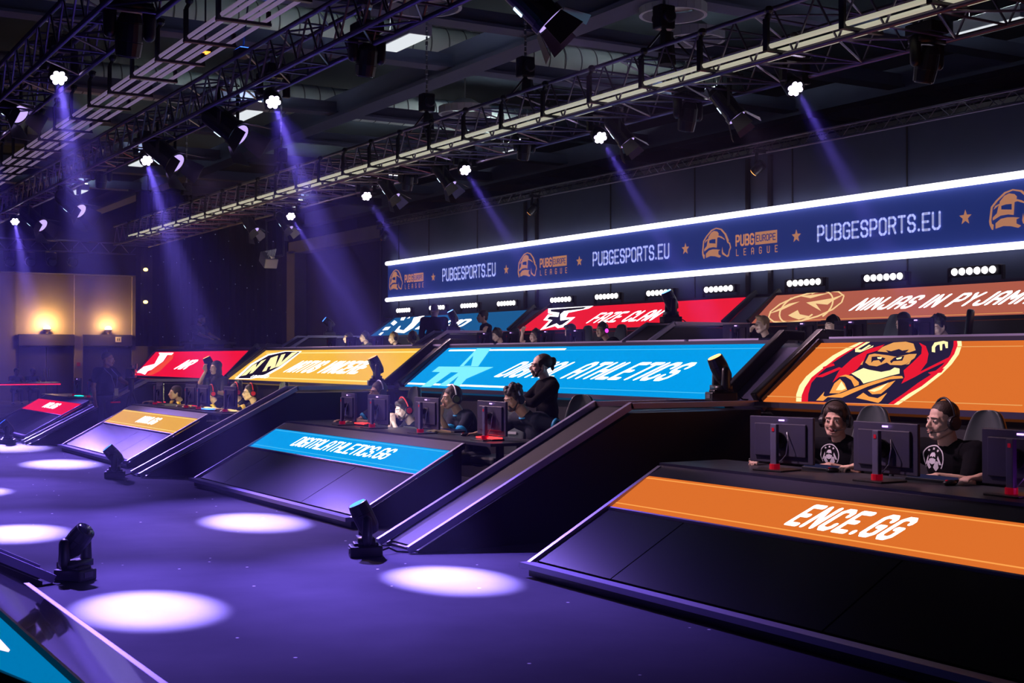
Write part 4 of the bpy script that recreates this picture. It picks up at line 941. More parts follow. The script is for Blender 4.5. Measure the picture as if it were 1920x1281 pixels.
def person(label, head, floor, rz=0.0, yaw=0.0, pitch=0.0, roll=0.0, seated=True, lean=.12, side=0.0, skin=SK1, hair=('short', H_BROWN), shirt=C_BLACK, sleeve=.62, pants=C_JEANS,
           lh=None, rh=None, lpole=(.5, .5, -.6), rpole=(-.5, .5, -.6), curl=.5, vox=.012, fat=1.0, headset=None, beard=None, glasses=False, cuff=None, hs=1.06, collar=None, group=None, band=None, hdir=None, mouthopen=False, mic=False):
    """head is the world point of the head centre; body hangs below it to the floor height"""
    hz = head[2] - floor
    e = None
    big = vox < .009
    loc = Vector((head[0], head[1], floor))
    if seated:
        P = Vector((side, lean + .10, .50)); N = Vector((side * .15, lean * .25 + .035, hz - .145))
    else:
        P = Vector((side, lean * .5 + .03, .94 * hz / 1.60)); N = Vector((side * .1, lean * .25 + .035, hz - .15))
    T = N - P; Ch = P + T * .68 + Vector((0, -.0, 0)); Be = P + T * .28
    S = {1: N + Vector((.185 * fat, .015, -.07)), -1: N + Vector((-.185 * fat, .015, -.07))}
    Hc = Vector((0, 0, hz)); RH = Euler((pitch, roll, yaw)).to_matrix() * hs
    def hp(x, y, z): return Hc + RH @ Vector((x, y, z))
    RHn = Euler((pitch, roll, yaw)).to_matrix()
    W = {}; El = {}
    tz = .30 if seated else hz - .80
    dl = lh or ((.12, -.38, .80) if seated else (.27, -.02, hz - .80)); dr = rh or ((-.16, -.40, .80) if seated else (-.27, -.02, hz - .80))
    for s, t, pl in ((1, dl, lpole), (-1, dr, rpole)): El[s], W[s] = ik(S[s], t, pl)
    b = MB(); hm = MB()
    # head (ellipsoids merged by the voxel skin)
    def he(mb, x, y, z, rx, ry, rz_, rot=None):
        R = RHn @ (Euler(rot).to_matrix() if rot else Matrix.Identity(3)); mb.ell(hp(x, y, z), (rx * hs, ry * hs, rz_ * hs), R, 18, 12)
    def hc(mb, p, q, ra, rb): mb.cap(hp(*p), hp(*q), ra * hs, rb * hs, 10)
    he(b, 0, .018, .032, .075, .094, .084); he(b, 0, -.022, -.025, .061 * (1 + (fat - 1) * .6), .066, .082); he(b, 0, -.048, -.092, .036 * fat, .034, .027)
    for s in (-1, 1):
        hc(b, (s * .056, .01, -.045), (s * .026, -.052, -.090), .025 * fat, .022)
        he(b, s * .036, -.058, -.034, .024, .022, .026); he(b, s * .080, .012, -.012, .009, .020, .031, (0, 0, s * .3))
        hc(b, (s * .014, -.080, .021), (s * .046, -.066, .018), .0115, .010)
        hc(b, (s * .0, -.104, -.034), (s * .013, -.096, -.036), .010, .008)
        he(b, s * .031, -.071, -.002, .016, .014, .010)
    hc(b, (0, -.082, .012), (0, -.108, -.030), .0085, .0125); hc(b, (0, -.07, -.045), (0, -.080, -.062), .022, .018)
    # neck, trunk, arms
    b.cap(N + Vector((0, .01, -.04)), Hc + RH @ Vector((0, .018, -.05)), .058 * fat, .054 * fat, 14)
    tr = [(Ch, (.155 * fat, .105 * fat, .17)), (Be, (.14 * fat, .105 * fat, .17)), (P, (.155 * fat, .11 * fat, .12))]
    for c, r in tr: b.ell(c, (r[0] * .93, r[1] * .9, r[2] * .95), None, 14, 10)
    for s in (-1, 1):
        b.cap(N + Vector((0, .01, -.05)), S[s], .05, .055, 10)
        b.cap(S[s], El[s], .050 * fat, .038 * fat, 10); b.cap(El[s], El[s] + (W[s] - El[s]) * .4, .040 * fat, .037 * fat, 10); b.cap(El[s] + (W[s] - El[s]) * .4, W[s], .037 * fat, .025, 10)
        d = (W[s] - El[s]).normalized(); hd = Vector((0, -1, 0)) if seated and abs(W[s].z - .80) < .06 else d
        if hdir and hdir.get(s): hd = Vector(hdir[s])
        nn = Vector((0, 0, 1)) if abs(hd.z) < .8 else Vector((s * 1.0, 0, .1))
        if vox < .016: hand(b, W[s], hd, nn, s, curl, max(.0085, vox * .95))
        else: b.cap(W[s], W[s] + hd * .1, .035, .03, 8)
    # legs
    kn, an = {}, {}
    for s in (-1, 1):
        if seated: kn[s] = P + Vector((s * .14, -.42, -.03)); an[s] = Vector((kn[s].x, kn[s].y + .05, .09))
        else: kn[s] = Vector((P.x + s * .10, P.y - .03, .50 * hz / 1.6)); an[s] = Vector((P.x * .5 + s * .12, P.y, .09))
        h0 = P + Vector((s * .09, 0, -.02))
        b.cap(h0, kn[s], .075, .052, 10); b.cap(kn[s], an[s], .05, .036, 10)
    body = remesh(b, 'person', skin, vox, 2 if big else 2)
    body.location = loc; body.rotation_euler = (0, 0, rz); tag(body, label, 'person', group)
    # shirt
    g = .016; m = MB()
    for c, r in tr: m.ell(c, (r[0] + g, r[1] + g, r[2] + (g if c is not P else .0)), None, 18, 12)
    for s in (-1, 1):
        m.cap(N + Vector((s * .05, .012, -.062)), S[s], .068, .074 * fat, 12)
        m.cap(Ch + Vector((s * .05, 0, .0)), S[s] + Vector((0, 0, -.05)), .09, .06, 10)
        if sleeve <= 1: m.cap(S[s], S[s] + (El[s] - S[s]) * sleeve, .066 * fat, .060 * fat, 12)
        else: m.cap(S[s], El[s], .066 * fat, .054 * fat, 12); m.cap(El[s], El[s] + (W[s] - El[s]) * .93, .054 * fat, .040, 12)
    m.cap(N + Vector((0, .01, -.055)), N + Vector((0, .008, -.035)), .070 * fat, .064 * fat, 12)
    sh = remesh(m, 'shirt', shirt, max(vox * 1.3, .009), 3, body)
    if cuff and sleeve <= 1:
        m = MB()
        for s in (-1, 1):
            d = (El[s] - S[s]).normalized(); p = S[s] + (El[s] - S[s]) * sleeve; m.cone(p - d * .0, p + d * .035, .0665 * fat, .064 * fat, 16)
            m.build('sleeve_cuff', cuff, body, True); m = MB()
    if collar:
        m = MB()
        for k in range(16):
            a = 2 * PI * k / 16; c2 = 2 * PI * (k + 1) / 16; q = lambda t: N + Vector((.072 * fat * math.cos(t), .01 + .07 * fat * math.sin(t), -.012 - .03 * (1 - math.sin(t)) * .8))
            m.cap(q(a), q(c2), .009, .009, 6)
        m.build('collar', collar, body, True)
    if band:
        for s in (-1, 1):
            d = (El[s] - S[s]).normalized(); p = S[s] + (El[s] - S[s]) * .35
            MB().cone(p, p + d * .06, .073 * fat, .072 * fat, 16).build('sleeve_band', band, body, True)
    # trousers and shoes
    m = MB(); m.ell(P + Vector((0, 0, -.03)), (.17 * fat, .125 * fat, .11), None, 14, 10)
    for s in (-1, 1): h0 = P + Vector((s * .09, 0, -.03)); m.cap(h0, kn[s], .092, .066, 10); m.cap(kn[s], an[s] + Vector((0, 0, .02)), .064, .05, 10)
    remesh(m, 'trousers', pants, max(vox * 1.6, .016), 2, body)
    for s in (-1, 1): MB().cap(an[s] + Vector((0, .04, -.045)), an[s] + Vector((0, -.14, -.052)), .042, .036, 10).build('shoe', M_PLASTIC, body, True)
    # face
    if vox < .016:
        for s in (-1, 1):
            MB().ell(hp(s * .031, -.0815, -.001), (.0115 * hs, .008 * hs, .0055 * hs), RHn, 10, 6).build('eye', EYEW, body, True)
            MB().ell(hp(s * .031, -.0885, -.001), (.0055 * hs, .003 * hs, .005 * hs), RHn, 8, 6).build('iris', EYED, body, True)
            MB().cap(hp(s * .014, -.0925, .022), hp(s * .046, -.076, .020), .0045, .0035, 6).build('eyebrow', hair[1], body, True)
        if mouthopen: MB().ell(hp(0, -.094, -.068), (.018, .008, .012), RHn, 10, 6).build('mouth', mat('mouth_inside', (.12, .015, .015), .5), body, True)
        MB().cap(hp(-.019, -.093, -.058), hp(.019, -.093, -.058), .006, .006, 6).cap(hp(-.016, -.092, -.068 if not mouthopen else -.082), hp(.016, -.092, -.068 if not mouthopen else -.082), .0065, .0065, 6).build('lips', LIP, body, True)
    if beard:
        m = MB(); he(m, 0, -.046, -.090, .035 * fat, .040, .028); he(m, 0, -.083, -.046, .026, .012, .006)
        for s in (-1, 1): hc(m, (s * .066, .0, -.03), (s * .034, -.050, -.090), .013 * fat, .020); hc(m, (s * .022, -.084, -.05), (s * .028, -.07, -.08), .011, .012)
        remesh(m, 'beard', beard, max(vox, .008), 2, body)
    # hair
    st, hm_ = hair; m = MB(); rr = random.Random(int(abs(head[0]) * 100))
    if st == 'buzz': he(m, 0, .026, .044, .0785, .0955, .083)
    elif st == 'bun': he(m, 0, .036, .044, .080, .093, .082)
    elif st != 'bald': he(m, 0, .028, .047, .084, .100, .086); he(m, 0, .055, -.02, .072, .062, .065)
    if st in ('short', 'fringe', 'curly', 'bun', 'long', 'quiff'):
        for s in (-1, 1): he(m, s * .070, .0, .025, .014, .045, .045)
    if st == 'fringe': he(m, .014, -.058, .088, .052, .030, .020, (.5, .2, 0)); he(m, -.058, -.036, .058, .014, .026, .030); he(m, .060, -.038, .055, .014, .030, .034)
    if st == 'quiff': he(m, 0, -.05, .105, .058, .045, .03)
    if st == 'curly':
        for k in range(46):
            a = rr.uniform(0, 2 * PI); z = rr.uniform(.2, 1); r = math.sqrt(1 - z * z); q = rr.uniform(.016, .028)
            he(m, .085 * r * math.cos(a), .025 + .10 * r * math.sin(a), .05 + .088 * z, q, q, q)
    if st == 'long':
        he(m, 0, .045, -.08, .092, .07, .13); he(m, 0, .05, -.2, .095, .05, .13)
        for s in (-1, 1): he(m, s * .078, .01, -.09, .025, .055, .13)
    if st == 'bun': he(m, 0, .135, .045, .04, .034, .045); he(m, 0, .128, -.01, .018, .02, .045)
    if st == 'cap':
        he(m, 0, .02, .055, .087, .104, .082); m2 = MB(); m2.ell(hp(0, -.11, .055), (.07, .07, .008), RHn, 12, 6); m2.build('cap_visor', C_BLACK, body, True)
    if st != 'bald': remesh(m, 'hair' if st != 'cap' else 'cap', hm_, max(vox * .9, .008), 1 if st == 'curly' else 2, body)
    if glasses:
        m = MB()
        for s in (-1, 1):
            pts = [hp(s * .033 + .022 * math.cos(2 * PI * k / 12), -.101 + .003, -.002 + .016 * math.sin(2 * PI * k / 12)) for k in range(13)]
            m.tube(pts, .002, 5); m.cap(hp(s * .055, -.098, .004), hp(s * .082, .0, .006), .002, .002, 5)
        m.cap(hp(-.012, -.101, 0), hp(.012, -.101, 0), .002, .002, 5); m.build('glasses', M_METAL, body)
    if headset:
        bandm, cupm = headset
        hsx = MB(); pts = [hp(.100 * math.cos(a), .018, .015 + .125 * math.sin(a)) for a in [PI * k / 12 for k in range(13)]]
        hsx.tube(pts, .009, 7); ho = hsx.build('headset', bandm, body, True)
        for s in (-1, 1):
            MB().cyl(hp(s * .080, .016, -.012), hp(s * .108, .016, -.012), .046 * hs, 18).build('ear_cup', M_PLASTIC, ho, bevel=.006)
            MB().cyl(hp(s * .108, .016, -.012), hp(s * .113, .016, -.012), .034 * hs, 18).build('cup_plate', cupm, ho)
        if mic: MB().tube([hp(.095, -.01, -.03), hp(.085, -.05, -.055), hp(.055, -.09, -.066), hp(.03, -.108, -.066)], .0028, 5).ell(hp(.03, -.108, -.066), (.012, .009, .009), RHn, 8, 6).build('microphone', M_MATTE, ho)
    body['_n'] = 1; del body['_n']
    return body, sh, dict(N=N, Ch=Ch, hp=hp, W=W)

def decal(sh, body, polys, m, name, cx, cz, w, off=.004, rotz=0.0):
    "flat shapes (unit square coordinates) laid on the front of a shirt"
    bvh = BVHTree.FromPolygons([v.co for v in sh.data.vertices], [p.vertices[:] for p in sh.data.polygons])
    mb = MB(); R = Euler((0, 0, rotz)).to_matrix()
    for q in polys:
        tr = tessellate_polygon([[Vector((x, y, 0)) for x, y in q]])
        for t in tr:
            a, b2, c = [Vector(q[i]) for i in t]; n = 3
            def P_(i, j):
                u, v = i / n, j / n; p = a * (1 - u - v) + b2 * u + c * v
                o = R @ Vector((cx + p.x * w, -.9, cz + p.y * w)); h = bvh.ray_cast(o, R @ Vector((0, 1, 0)))
                return (h[0] + (R @ Vector((0, -off, 0)))) if h[0] else R @ Vector((cx + p.x * w, -.2, cz + p.y * w))
            for i in range(n):
                for j in range(n - i):
                    mb.add([P_(i, j), P_(i + 1, j), P_(i, j + 1)], [(0, 1, 2)])
                    if i + j < n - 1: mb.add([P_(i + 1, j), P_(i + 1, j + 1), P_(i, j + 1)], [(0, 1, 2)])
    return mb.build(name, m, body)

# crest on the black shirts
def ringpoly(r0, r1, a0, a1, n=10):
    return [[(r0 * math.cos(a0 + (a1 - a0) * k / n), r0 * math.sin(a0 + (a1 - a0) * k / n)), (r1 * math.cos(a0 + (a1 - a0) * k / n), r1 * math.sin(a0 + (a1 - a0) * k / n)),
             (r1 * math.cos(a0 + (a1 - a0) * (k + 1) / n), r1 * math.sin(a0 + (a1 - a0) * (k + 1) / n)), (r0 * math.cos(a0 + (a1 - a0) * (k + 1) / n), r0 * math.sin(a0 + (a1 - a0) * (k + 1) / n))] for k in range(n)]
CREST = ringpoly(.92, 1.0, -.6, PI + .6, 20) + [
    [(-.28, .30), (-.15, .48), (.12, .52), (.26, .38), (.28, .2), (.1, .26), (0, .18), (-.12, .26), (-.28, .18)],
    [(-.34, .05), (-.1, .12), (.1, .12), (.34, .05), (.3, -.2), (0, -.3), (-.3, -.2)],
    [(-.55, -.1), (-.38, -.05), (-.1, -.5), (-.35, -.62), (-.62, -.4)], [(.55, -.1), (.38, -.05), (.1, -.5), (.35, -.75), (.6, -.5)],
    [(-.85, -.35), (-.62, .1), (-.5, .3), (-.46, .1), (-.66, -.3)], [(.85, -.3), (.62, .1), (.5, .3), (.46, .1), (.66, -.3)],
    [(-.5, .62), (-.42, .74), (-.3, .66), (-.38, .56)], [(-.1, .68), (-.1, .82), (.06, .82), (.06, .68)], [(.3, .6), (.38, .74), (.5, .64), (.42, .54)]]
CRW = mat('crest_white', (.55, .55, .62), .6)

# ------------------------------------------------------------------ furniture and gear
M_CHAIR = mat('slate_leather', (.030, .042, .052), .45, bump=.1, bscale=20)
def gaming_chair():
    e = empty('gaming_chair', (0, 0, 0), 0, '', 'chair', 'slate gaming chairs behind the desks')
    m = MB(); prof = [(.0, .22), (.22, .235), (.42, .215), (.60, .175), (.70, .13), (.755, .08)]
    rows = []
    for z, hw in prof:
        rows.append([(-hw, -.035 - .03, z), (-hw * .6, -.02, z), (0, -.01, z), (hw * .6, -.02, z), (hw, -.065, z), (hw, .03, z), (0, .06, z), (-hw, .03, z)])
    vs = [v for r in rows for v in r]; n = 8; fs = []
    for i in range(len(rows) - 1):
        for k in range(n): fs.append((i * n + k, i * n + (k + 1) % n, (i + 1) * n + (k + 1) % n, (i + 1) * n + k))
    fs += [tuple(range(n)), tuple(range((len(rows) - 1) * n, len(rows) * n))]
    m.add(vs, fs); o = m.build('backrest', M_CHAIR, e, True, loc=(0, .02, .48)); o.rotation_euler = (-.12, 0, 0)
    sd = o.modifiers.new('s', 'SUBSURF'); sd.levels = 1; sd.render_levels = 2
    MB().box((0, -.22, .46), (.50, .50, .10)).build('seat', M_CHAIR, e, bevel=.03)
    for s in (-1, 1): MB().box((s * .30, -.2, .66), (.07, .26, .03)).box((s * .30, -.15, .54), (.03, .05, .22)).build('armrest', M_PLASTIC, e, bevel=.008)
    MB().box((0, -.032, .27), (.16, .004, .03)).build('back_logo', mat('grey_print', (.3, .32, .35), .5), o)
    MB().cyl((0, -.2, .10), (0, -.2, .42), .03, 10).build('gas_lift', M_METAL, e)
    m = MB()
    for k in range(5): a = 2 * PI * k / 5; m.bar((0, -.2, .10), (.30 * math.cos(a), -.2 + .30 * math.sin(a), .07), .05, .03)
    m.build('star_base', M_PLASTIC, e)
    for k in range(5): a = 2 * PI * k / 5; MB().ell((.30 * math.cos(a), -.2 + .30 * math.sin(a), .03), (.03, .03, .03), n=8, m=6).build('caster', M_PLASTIC, e, True)
    return e
CH0 = None
def chair(x, y, z, label, rz=0.0):
    global CH0
    if CH0 is None: CH0 = gaming_chair(); e = CH0
    else: e = copy_tree(CH0)
    e.location = (x, y, z); e.rotation_euler = (0, 0, rz); e['label'] = label; return e
MON = {}
def monitor(x, y, z, label, rz=0.0, kind='cool', es=2.0, col=(.75, .8, 1.0), logo=True):
    if kind not in MON:
        e = empty('monitor', (0, 0, 0), 0, '', 'monitor', 'gaming monitors seen from behind')
        MB().box((0, 0, .22), (.57, .025, .34)).box((0, -.018, .22), (.46, .02, .24)).build('panel', mat('monitor_grey', (.05, .048, .085), .42), e, bevel=.006)
        MB().box((0, .0135, .222), (.54, .002, .305)).build('screen', glow('screen_' + kind, col, es), e)
        MB().box((0, -.085, .17), (.055, .035, .34)).build('mast', mat('mast_grey', (.12, .12, .20), .4), e, bevel=.006)
        MB().box((0, -.05, .24), (.05, .05, .05)).cyl((0, -.03, .22), (0, -.045, .22), .06, 20).build('mount', M_PLASTIC, e)
        MB().cyl((0, -.085, .0), (0, -.085, .05), .038, 14).build('red_ring', M_RED, e)
        MB().box((0, -.06, .006), (.26, .24, .012)).build('foot', M_PLASTIC, e, bevel=.004)
        MB().box((-.0, -.104, .30), (.02, .003, .025)).build('mast_mark', M_RED, e)
        if logo: MB().box((.02, -.03, .365), (.05, .003, .012)).build('logo', glow('logo_violet', (.55, .3, 1), 3), e)
        MB().tube([(.07, -.03, .28), (.11, -.07, .22), (.09, -.07, .12), (.03, -.08, .05)], .004, 5).build('cable', M_STEEL, e)
        MON[kind] = e
    else: e = copy_tree(MON[kind])
    e.location = (x, y, z); e.rotation_euler = (0, 0, rz); e['label'] = label; return e
KB = {}
def keyboard(x, y, z, label, col, es=4):
    k = 'k%.1f%.1f' % (col[0], col[2])
    if k not in KB:
        e = empty('keyboard', (0, 0, 0), 0, '', 'keyboard', 'lit keyboards on the desks')
        MB().box((0, 0, .010), (.36, .14, .02)).build('case', M_PLASTIC, e, bevel=.004)
        m = MB()
        for r in range(4):
            for c in range(12): m.box((-.155 + .028 * c, -.048 + .030 * r, .026), (.023, .024, .012))
        m.build('keys', glow('key_glow_' + k, col, es), e); KB[k] = e
    else: e = copy_tree(KB[k])
    e.location = (x, y, z); e['label'] = label; return e
MS = None
def mouse(x, y, z, label):
    global MS
    if MS is None:
        MS = empty('mouse', (0, 0, 0), 0, '', 'mouse', 'computer mice on the desks'); MB().ell((0, 0, .016), (.032, .058, .020), n=14, m=8).build('shell', M_PLASTIC, MS, True); MB().box((0, -.03, .034), (.008, .018, .006)).build('scroll_wheel', M_RED, MS); e = MS
    else: e = copy_tree(MS)
    e.location = (x, y, z); e['label'] = label; return e
DZ = .78
# ------------------------------------------------------------------ lower row, orange team
HS_BLK = (M_PLASTIC, M_METAL); HS_RED = (mat('headset_red', (.6, .02, .02), .4), mat('headset_red2', (.5, .02, .02), .4)); HS_WHT = (mat('headset_white', (.75, .75, .78), .35), mat('cup_green', (.08, .12, .05), .4))
def at(px, py, Y): return onY(px, py, Y)
def tu(P, px, py, Y, fl=0): 
    "a world point seen at a pixel, in the local frame of a person at P facing the arena"
    q = onY(px, py, Y); return (q.x - P.x, q.y - P.y, q.z - fl)
xs = (-7.38, -6.37, -5.30)
for k, x in enumerate(xs):
    monitor(x + .02, 6.68, DZ, ('monitor at the left end of the orange console desk', 'monitor between the two men in black shirts', 'monitor cut by the right edge of the picture')[k], [.18, 0, -.03][k], 'dim', .7, (.75, .7, 1))
P1 = at(1566, 787, 7.42); P2 = at(1766, 789, 7.42)
b1, s1, d1 = person('man in a black crest T-shirt and headset facing the camera, mouth open', P1, 0, rz=.25, yaw=.30, pitch=.05, lean=.10, skin=SK1, hair=('fringe', H_BROWN), shirt=C_BLACK, vox=.0065, headset=HS_BLK, mouthopen=True, mic=True, hs=1.10,
    rh=(-.42, -.48, .80), lh=(.16, -.36, .80), sleeve=.72)
decal(s1, b1, CREST, CRW, 'shirt_crest', -.05, P1.z - .28, .092)
b2, s2, d2 = person('stocky man in a black crest T-shirt and headset looking left, right of the orange desk', P2, 0, rz=.05, yaw=-.22, pitch=.02, lean=.12, skin=SK2, hair=('buzz', H_BROWN), shirt=C_BLACK, vox=.0065, headset=HS_BLK, mic=True, hs=1.14, fat=1.22,
    rh=(-.52, -.42, .80), lh=(.22, -.34, .80), sleeve=.75, curl=.6)
decal(s2, b2, CREST, CRW, 'shirt_crest', -.07, P2.z - .28, .105)
P3 = Vector((-5.52, 7.42, 1.16))
person('man in black whose hand reaches a mouse at the right edge', P3, 0, lean=.12, skin=SK1, hair=('short', H_BROWN), shirt=C_BLACK, vox=.010, headset=HS_BLK, rh=(-.40, -.50, .80))
chair(P1.x + .08, P1.y + .26, 0, 'slate gaming chair behind the man facing the camera', .1)
chair(P2.x + .10, P2.y + .28, 0, 'slate gaming chair behind the stocky man with the headset', .05)
chair(P3.x, P3.y + .28, 0, 'slate gaming chair at the right edge of the orange desk')
keyboard(-7.20, 6.96, DZ, 'dark keyboard in front of the man facing the camera', (.05, .05, .15), .3)
keyboard(-6.2, 6.96, DZ, 'dark keyboard in front of the stocky man', (.05, .05, .15), .3)
kb = keyboard(-4.98, 6.62, DZ, 'rainbow-lit keyboard at the right edge of the orange desk', (.55, .1, .9), 4)
mouse(P2.x - .50, P2.y - .56, DZ, 'mouse under the hand of the stocky man'); mouse(P1.x - .52, P1.y - .36, DZ, 'mouse beside the first monitor of the orange desk'); mouse(P3.x - .40, P3.y - .62, DZ, 'mouse under the hand at the right edge')
# ------------------------------------------------------------------ lower row, blue team
for k, (x, rz) in enumerate(((-14.99, -.12), (-14.14, 0), (-12.90, 0), (-11.49, .0))):
    monitor(x, 6.62, DZ, ('leftmost monitor on the blue console desk, turned away', 'second monitor from the left on the blue desk, before the man with glasses', 'monitor before the man with clasped hands on the blue desk', 'monitor before the bearded man leaning down at the blue desk')[k], rz, ['cool', 'white', 'cool', 'cool'][k], [1.6, 9, 1.6, 1.6][k], (.85, .85, 1.0))
YH = 7.02
Q1 = at(708, 735, 7.3); Q2 = at(756, 768, YH); Q3 = at(846, 746, YH + .05); Q4 = at(962, 748, YH + .05)
JER = dict(shirt=C_NAVY, cuff=C_CYAN, collar=C_CYAN, sleeve=.66)
person('man with glasses and headset behind the second monitor of the blue desk', Q1, 0, yaw=.1, lean=.1, skin=SK3, hair=('short', H_DARK), vox=.010, headset=(M_STEEL, M_METAL), glasses=True, **JER)
person('pale bearded man in a blue-trimmed jersey pressing clasped hands to his mouth', Q2, 0, yaw=.05, pitch=.25, lean=.34, skin=SK2, hair=('fringe', H_DARK), vox=.0085, headset=HS_RED, beard=H_BROWN, rh=(-.03, -.15, Q2.z - .16), lh=(.05, -.15, Q2.z - .15), rpole=(-.4, -.3, -1), lpole=(.4, -.3, -1), curl=1.1, hdir={1: (-.25, -.1, .9), -1: (.25, -.1, .9)}, **JER)
person('dark-haired man in a blue-trimmed jersey with a white headset', Q3, 0, yaw=-.1, pitch=.05, lean=.26, skin=SK3, hair=('short', H_DARK), vox=.0085, headset=HS_WHT, rh=(.02, -.15, Q3.z - .20), rpole=(.1, .3, -1), lh=(.22, -.30, .80), curl=.9, hdir={-1: (.1, .1, 1)}, **JER)
person('curly-haired bearded man in a dark jersey leaning down over the blue desk', Q4, 0, yaw=.15, pitch=.3, lean=.42, side=.22, skin=SK3, hair=('curly', H_DARK), vox=.0085, headset=(mat('band_blue', (.3, .4, .6), .4), M_METAL), beard=H_DARK, rh=(-.40, -.22, .80), rpole=(-.6, .6, -.3), lh=(.52, .12, .72), lpole=(.8, .5, -.2), fat=1.12, **JER)
chair(Q2.x + .05, Q2.y + .50, 0, 'slate gaming chair behind the man with clasped hands'); chair(Q3.x + .25, Q3.y + .62, 0, 'slate gaming chair right of the man with the white headset', .2)
chair(Q4.x + .62, Q4.y + .40, 0, 'slate gaming chair the bun-haired man leans on', .5); chair(Q1.x + .1, Q1.y + .4, 0, 'slate gaming chair behind the man with glasses')
keyboard(at(688, 800, 6.75).x, 6.72, DZ, 'red-lit keyboard between the first two monitors of the blue desk', (1, .02, .02), 5); keyboard(at(942, 830, 6.75).x, 6.60, DZ, 'red-lit keyboard at the right end of the blue desk', (1, .02, .02), 5)
keyboard(-13.9, 6.98, DZ, 'unlit keyboard before the man with clasped hands', (.05, .05, .15), .3); keyboard(-13.0, 6.98, DZ, 'unlit keyboard before the man with the white headset', (.05, .05, .15), .3)
mouse(Q4.x - .40, Q4.y - .34, DZ, 'mouse under the hand of the curly-haired man'); mouse(-14.6, 6.7, DZ, 'mouse left of the red-lit keyboard on the blue desk')
Cc = at(1013, 686, 7.75)
bc, sc_, dc = person('bearded man with a bun and black hoodie standing behind the blue team', Cc, 0, rz=-.2, yaw=-.15, seated=False, skin=SK2, hair=('bun', H_BROWN), beard=H_BROWN, shirt=C_BLACK, sleeve=1.5, vox=.0085,
    rh=(.10, -.26, 1.12), lh=(-.06, -.24, 1.14), rpole=(-1, .0, -.5), lpole=(1, 0, -.5), hdir={-1: (1, -.2, .1), 1: (-1, -.2, .1)}, hs=1.08)
MB().ell((0, .12, Cc.z - .20), (.15, .07, .09), n=14, m=8).build('hood', C_BLACK, bc, True)
# ------------------------------------------------------------------ lower row, yellow team
for k, (x, rz) in enumerate(((-23.07, -.1), (-21.28, 0), (-20.64, 0), (-19.35, 0))):
    monitor(x, 6.62, DZ, ('leftmost monitor on the yellow console desk', 'second monitor of the yellow desk, half behind the next one', 'monitor right before the player with the red headset, yellow desk', 'monitor at the right end of the yellow desk')[k], rz, 'warm', 14, (1, .9, .45), logo=False)
N1 = at(328, 737, 7.15); N2 = at(394, 737, 7.15); N3 = at(440, 734, 7.1); N4 = at(468, 736, 7.1)
for P_, lb, kw in ((N1, 'yellow-lit player with dark hair, leftmost at the yellow desk', dict(lean=.35, hair=('short', H_BROWN), rh=(-.45, -.35, .80))), (N2, 'player with red headset and yellow sleeve bands at the yellow desk', dict(lean=.25, hair=('short', H_DARK), headset=HS_RED)),
                   (N3, 'player with red headset half hidden by the man with glasses at the yellow desk', dict(lean=.2, hair=('short', H_DARK), headset=HS_RED)), (N4, 'player with glasses and red headset at the right end of the yellow desk', dict(lean=.2, hair=('short', H_DARK), headset=HS_RED, glasses=True))):
    person(lb, P_, 0, shirt=C_BLACK, band=C_YELB, vox=.012, skin=SK2, sleeve=.7, collar=C_YELB, **kw)
chair(N4.x + .15, N4.y + .42, 0, 'slate gaming chair at the right end of the yellow desk'); chair(N2.x, N2.y + .4, 0, 'slate gaming chair behind the middle of the yellow desk'); chair(N1.x, N1.y + .5, 0, 'slate gaming chair at the left of the yellow desk'); 
keyboard(at(397, 773, 6.6).x, 6.55, DZ, 'blue-lit keyboard on the yellow console desk', (.03, .12, 1), 6)
keyboard(N1.x + .1, 6.85, DZ, 'red-lit keyboard at the left of the yellow desk', (.7, .02, .05), 2); keyboard(N2.x + .2, 6.85, DZ, 'red-lit keyboard in the middle of the yellow desk', (.7, .02, .05), 2)
Ph = at(404, 690, 7.9)
person('long-haired person in black raising a hand to the face behind the yellow team', Ph, 0, rz=.3, seated=False, lean=.1, skin=SK2, hair=('long', H_DARK), shirt=C_CHAR, sleeve=.7, vox=.011, rh=(-.08, -.16, Ph.z - .06), rpole=(-.5, -.5, -1), lh=(.18, -.25, 1.0), hdir={-1: (.1, -.2, 1)})
# ------------------------------------------------------------------ red team desk, empty seats
for k, x in enumerate((-29.2, -27.9, -26.9)):
    monitor(x, 6.62, DZ, ('dark monitor at the left of the red console desk', 'dark monitor in the middle of the red console desk', 'dark monitor at the right of the red console desk')[k], 0, 'dim')
keyboard(onZ(134, 743, .8).x, 6.5, DZ, 'turquoise-lit keyboard on the red console desk', (.0, .7, .6), 3)
Ml = at(203, 674, 6.2)
bm_, sm_, dm = person('man in a dark polo shirt with a lanyard badge standing at the left', Ml, 0, rz=2.15, yaw=.3, seated=False, skin=SK1, hair=('buzz', H_GREY), shirt=C_BLACK, vox=.010, fat=1.12, sleeve=.6, rh=(-.30, .04, .80), lh=(.12, -.38, 1.12), lpole=(.6, .3, -.8), hs=1.1)
zc = Ml.z
m = MB()
for s in (-1, 1): m.tube([(s * .09, .02, zc - .17), (s * .08, -.15, zc - .30), (s * .02, -.185, zc - .52)], .006, 5)
m.build('lanyard', mat('lanyard_grey', (.3, .3, .4), .6), bm_)
MB().box((.0, -.195, zc - .60), (.10, .008, .14)).build('badge', PAPER, bm_)
MB().box((0.03, -.15, zc - .79), (.24, .02, .025)).build('belt', mat('red_belt_added_glow', (.6, .02, .05), .5, emit=(.5, 0, .03), es=.2), bm_)  # belt colour has a faint glow painted in
vc = at(246, 700, 6.4); e = empty('video_camera', (vc.x, vc.y, 0), 1.2, 'black broadcast camera with red lights on a tripod before the man with the lanyard', 'video camera')
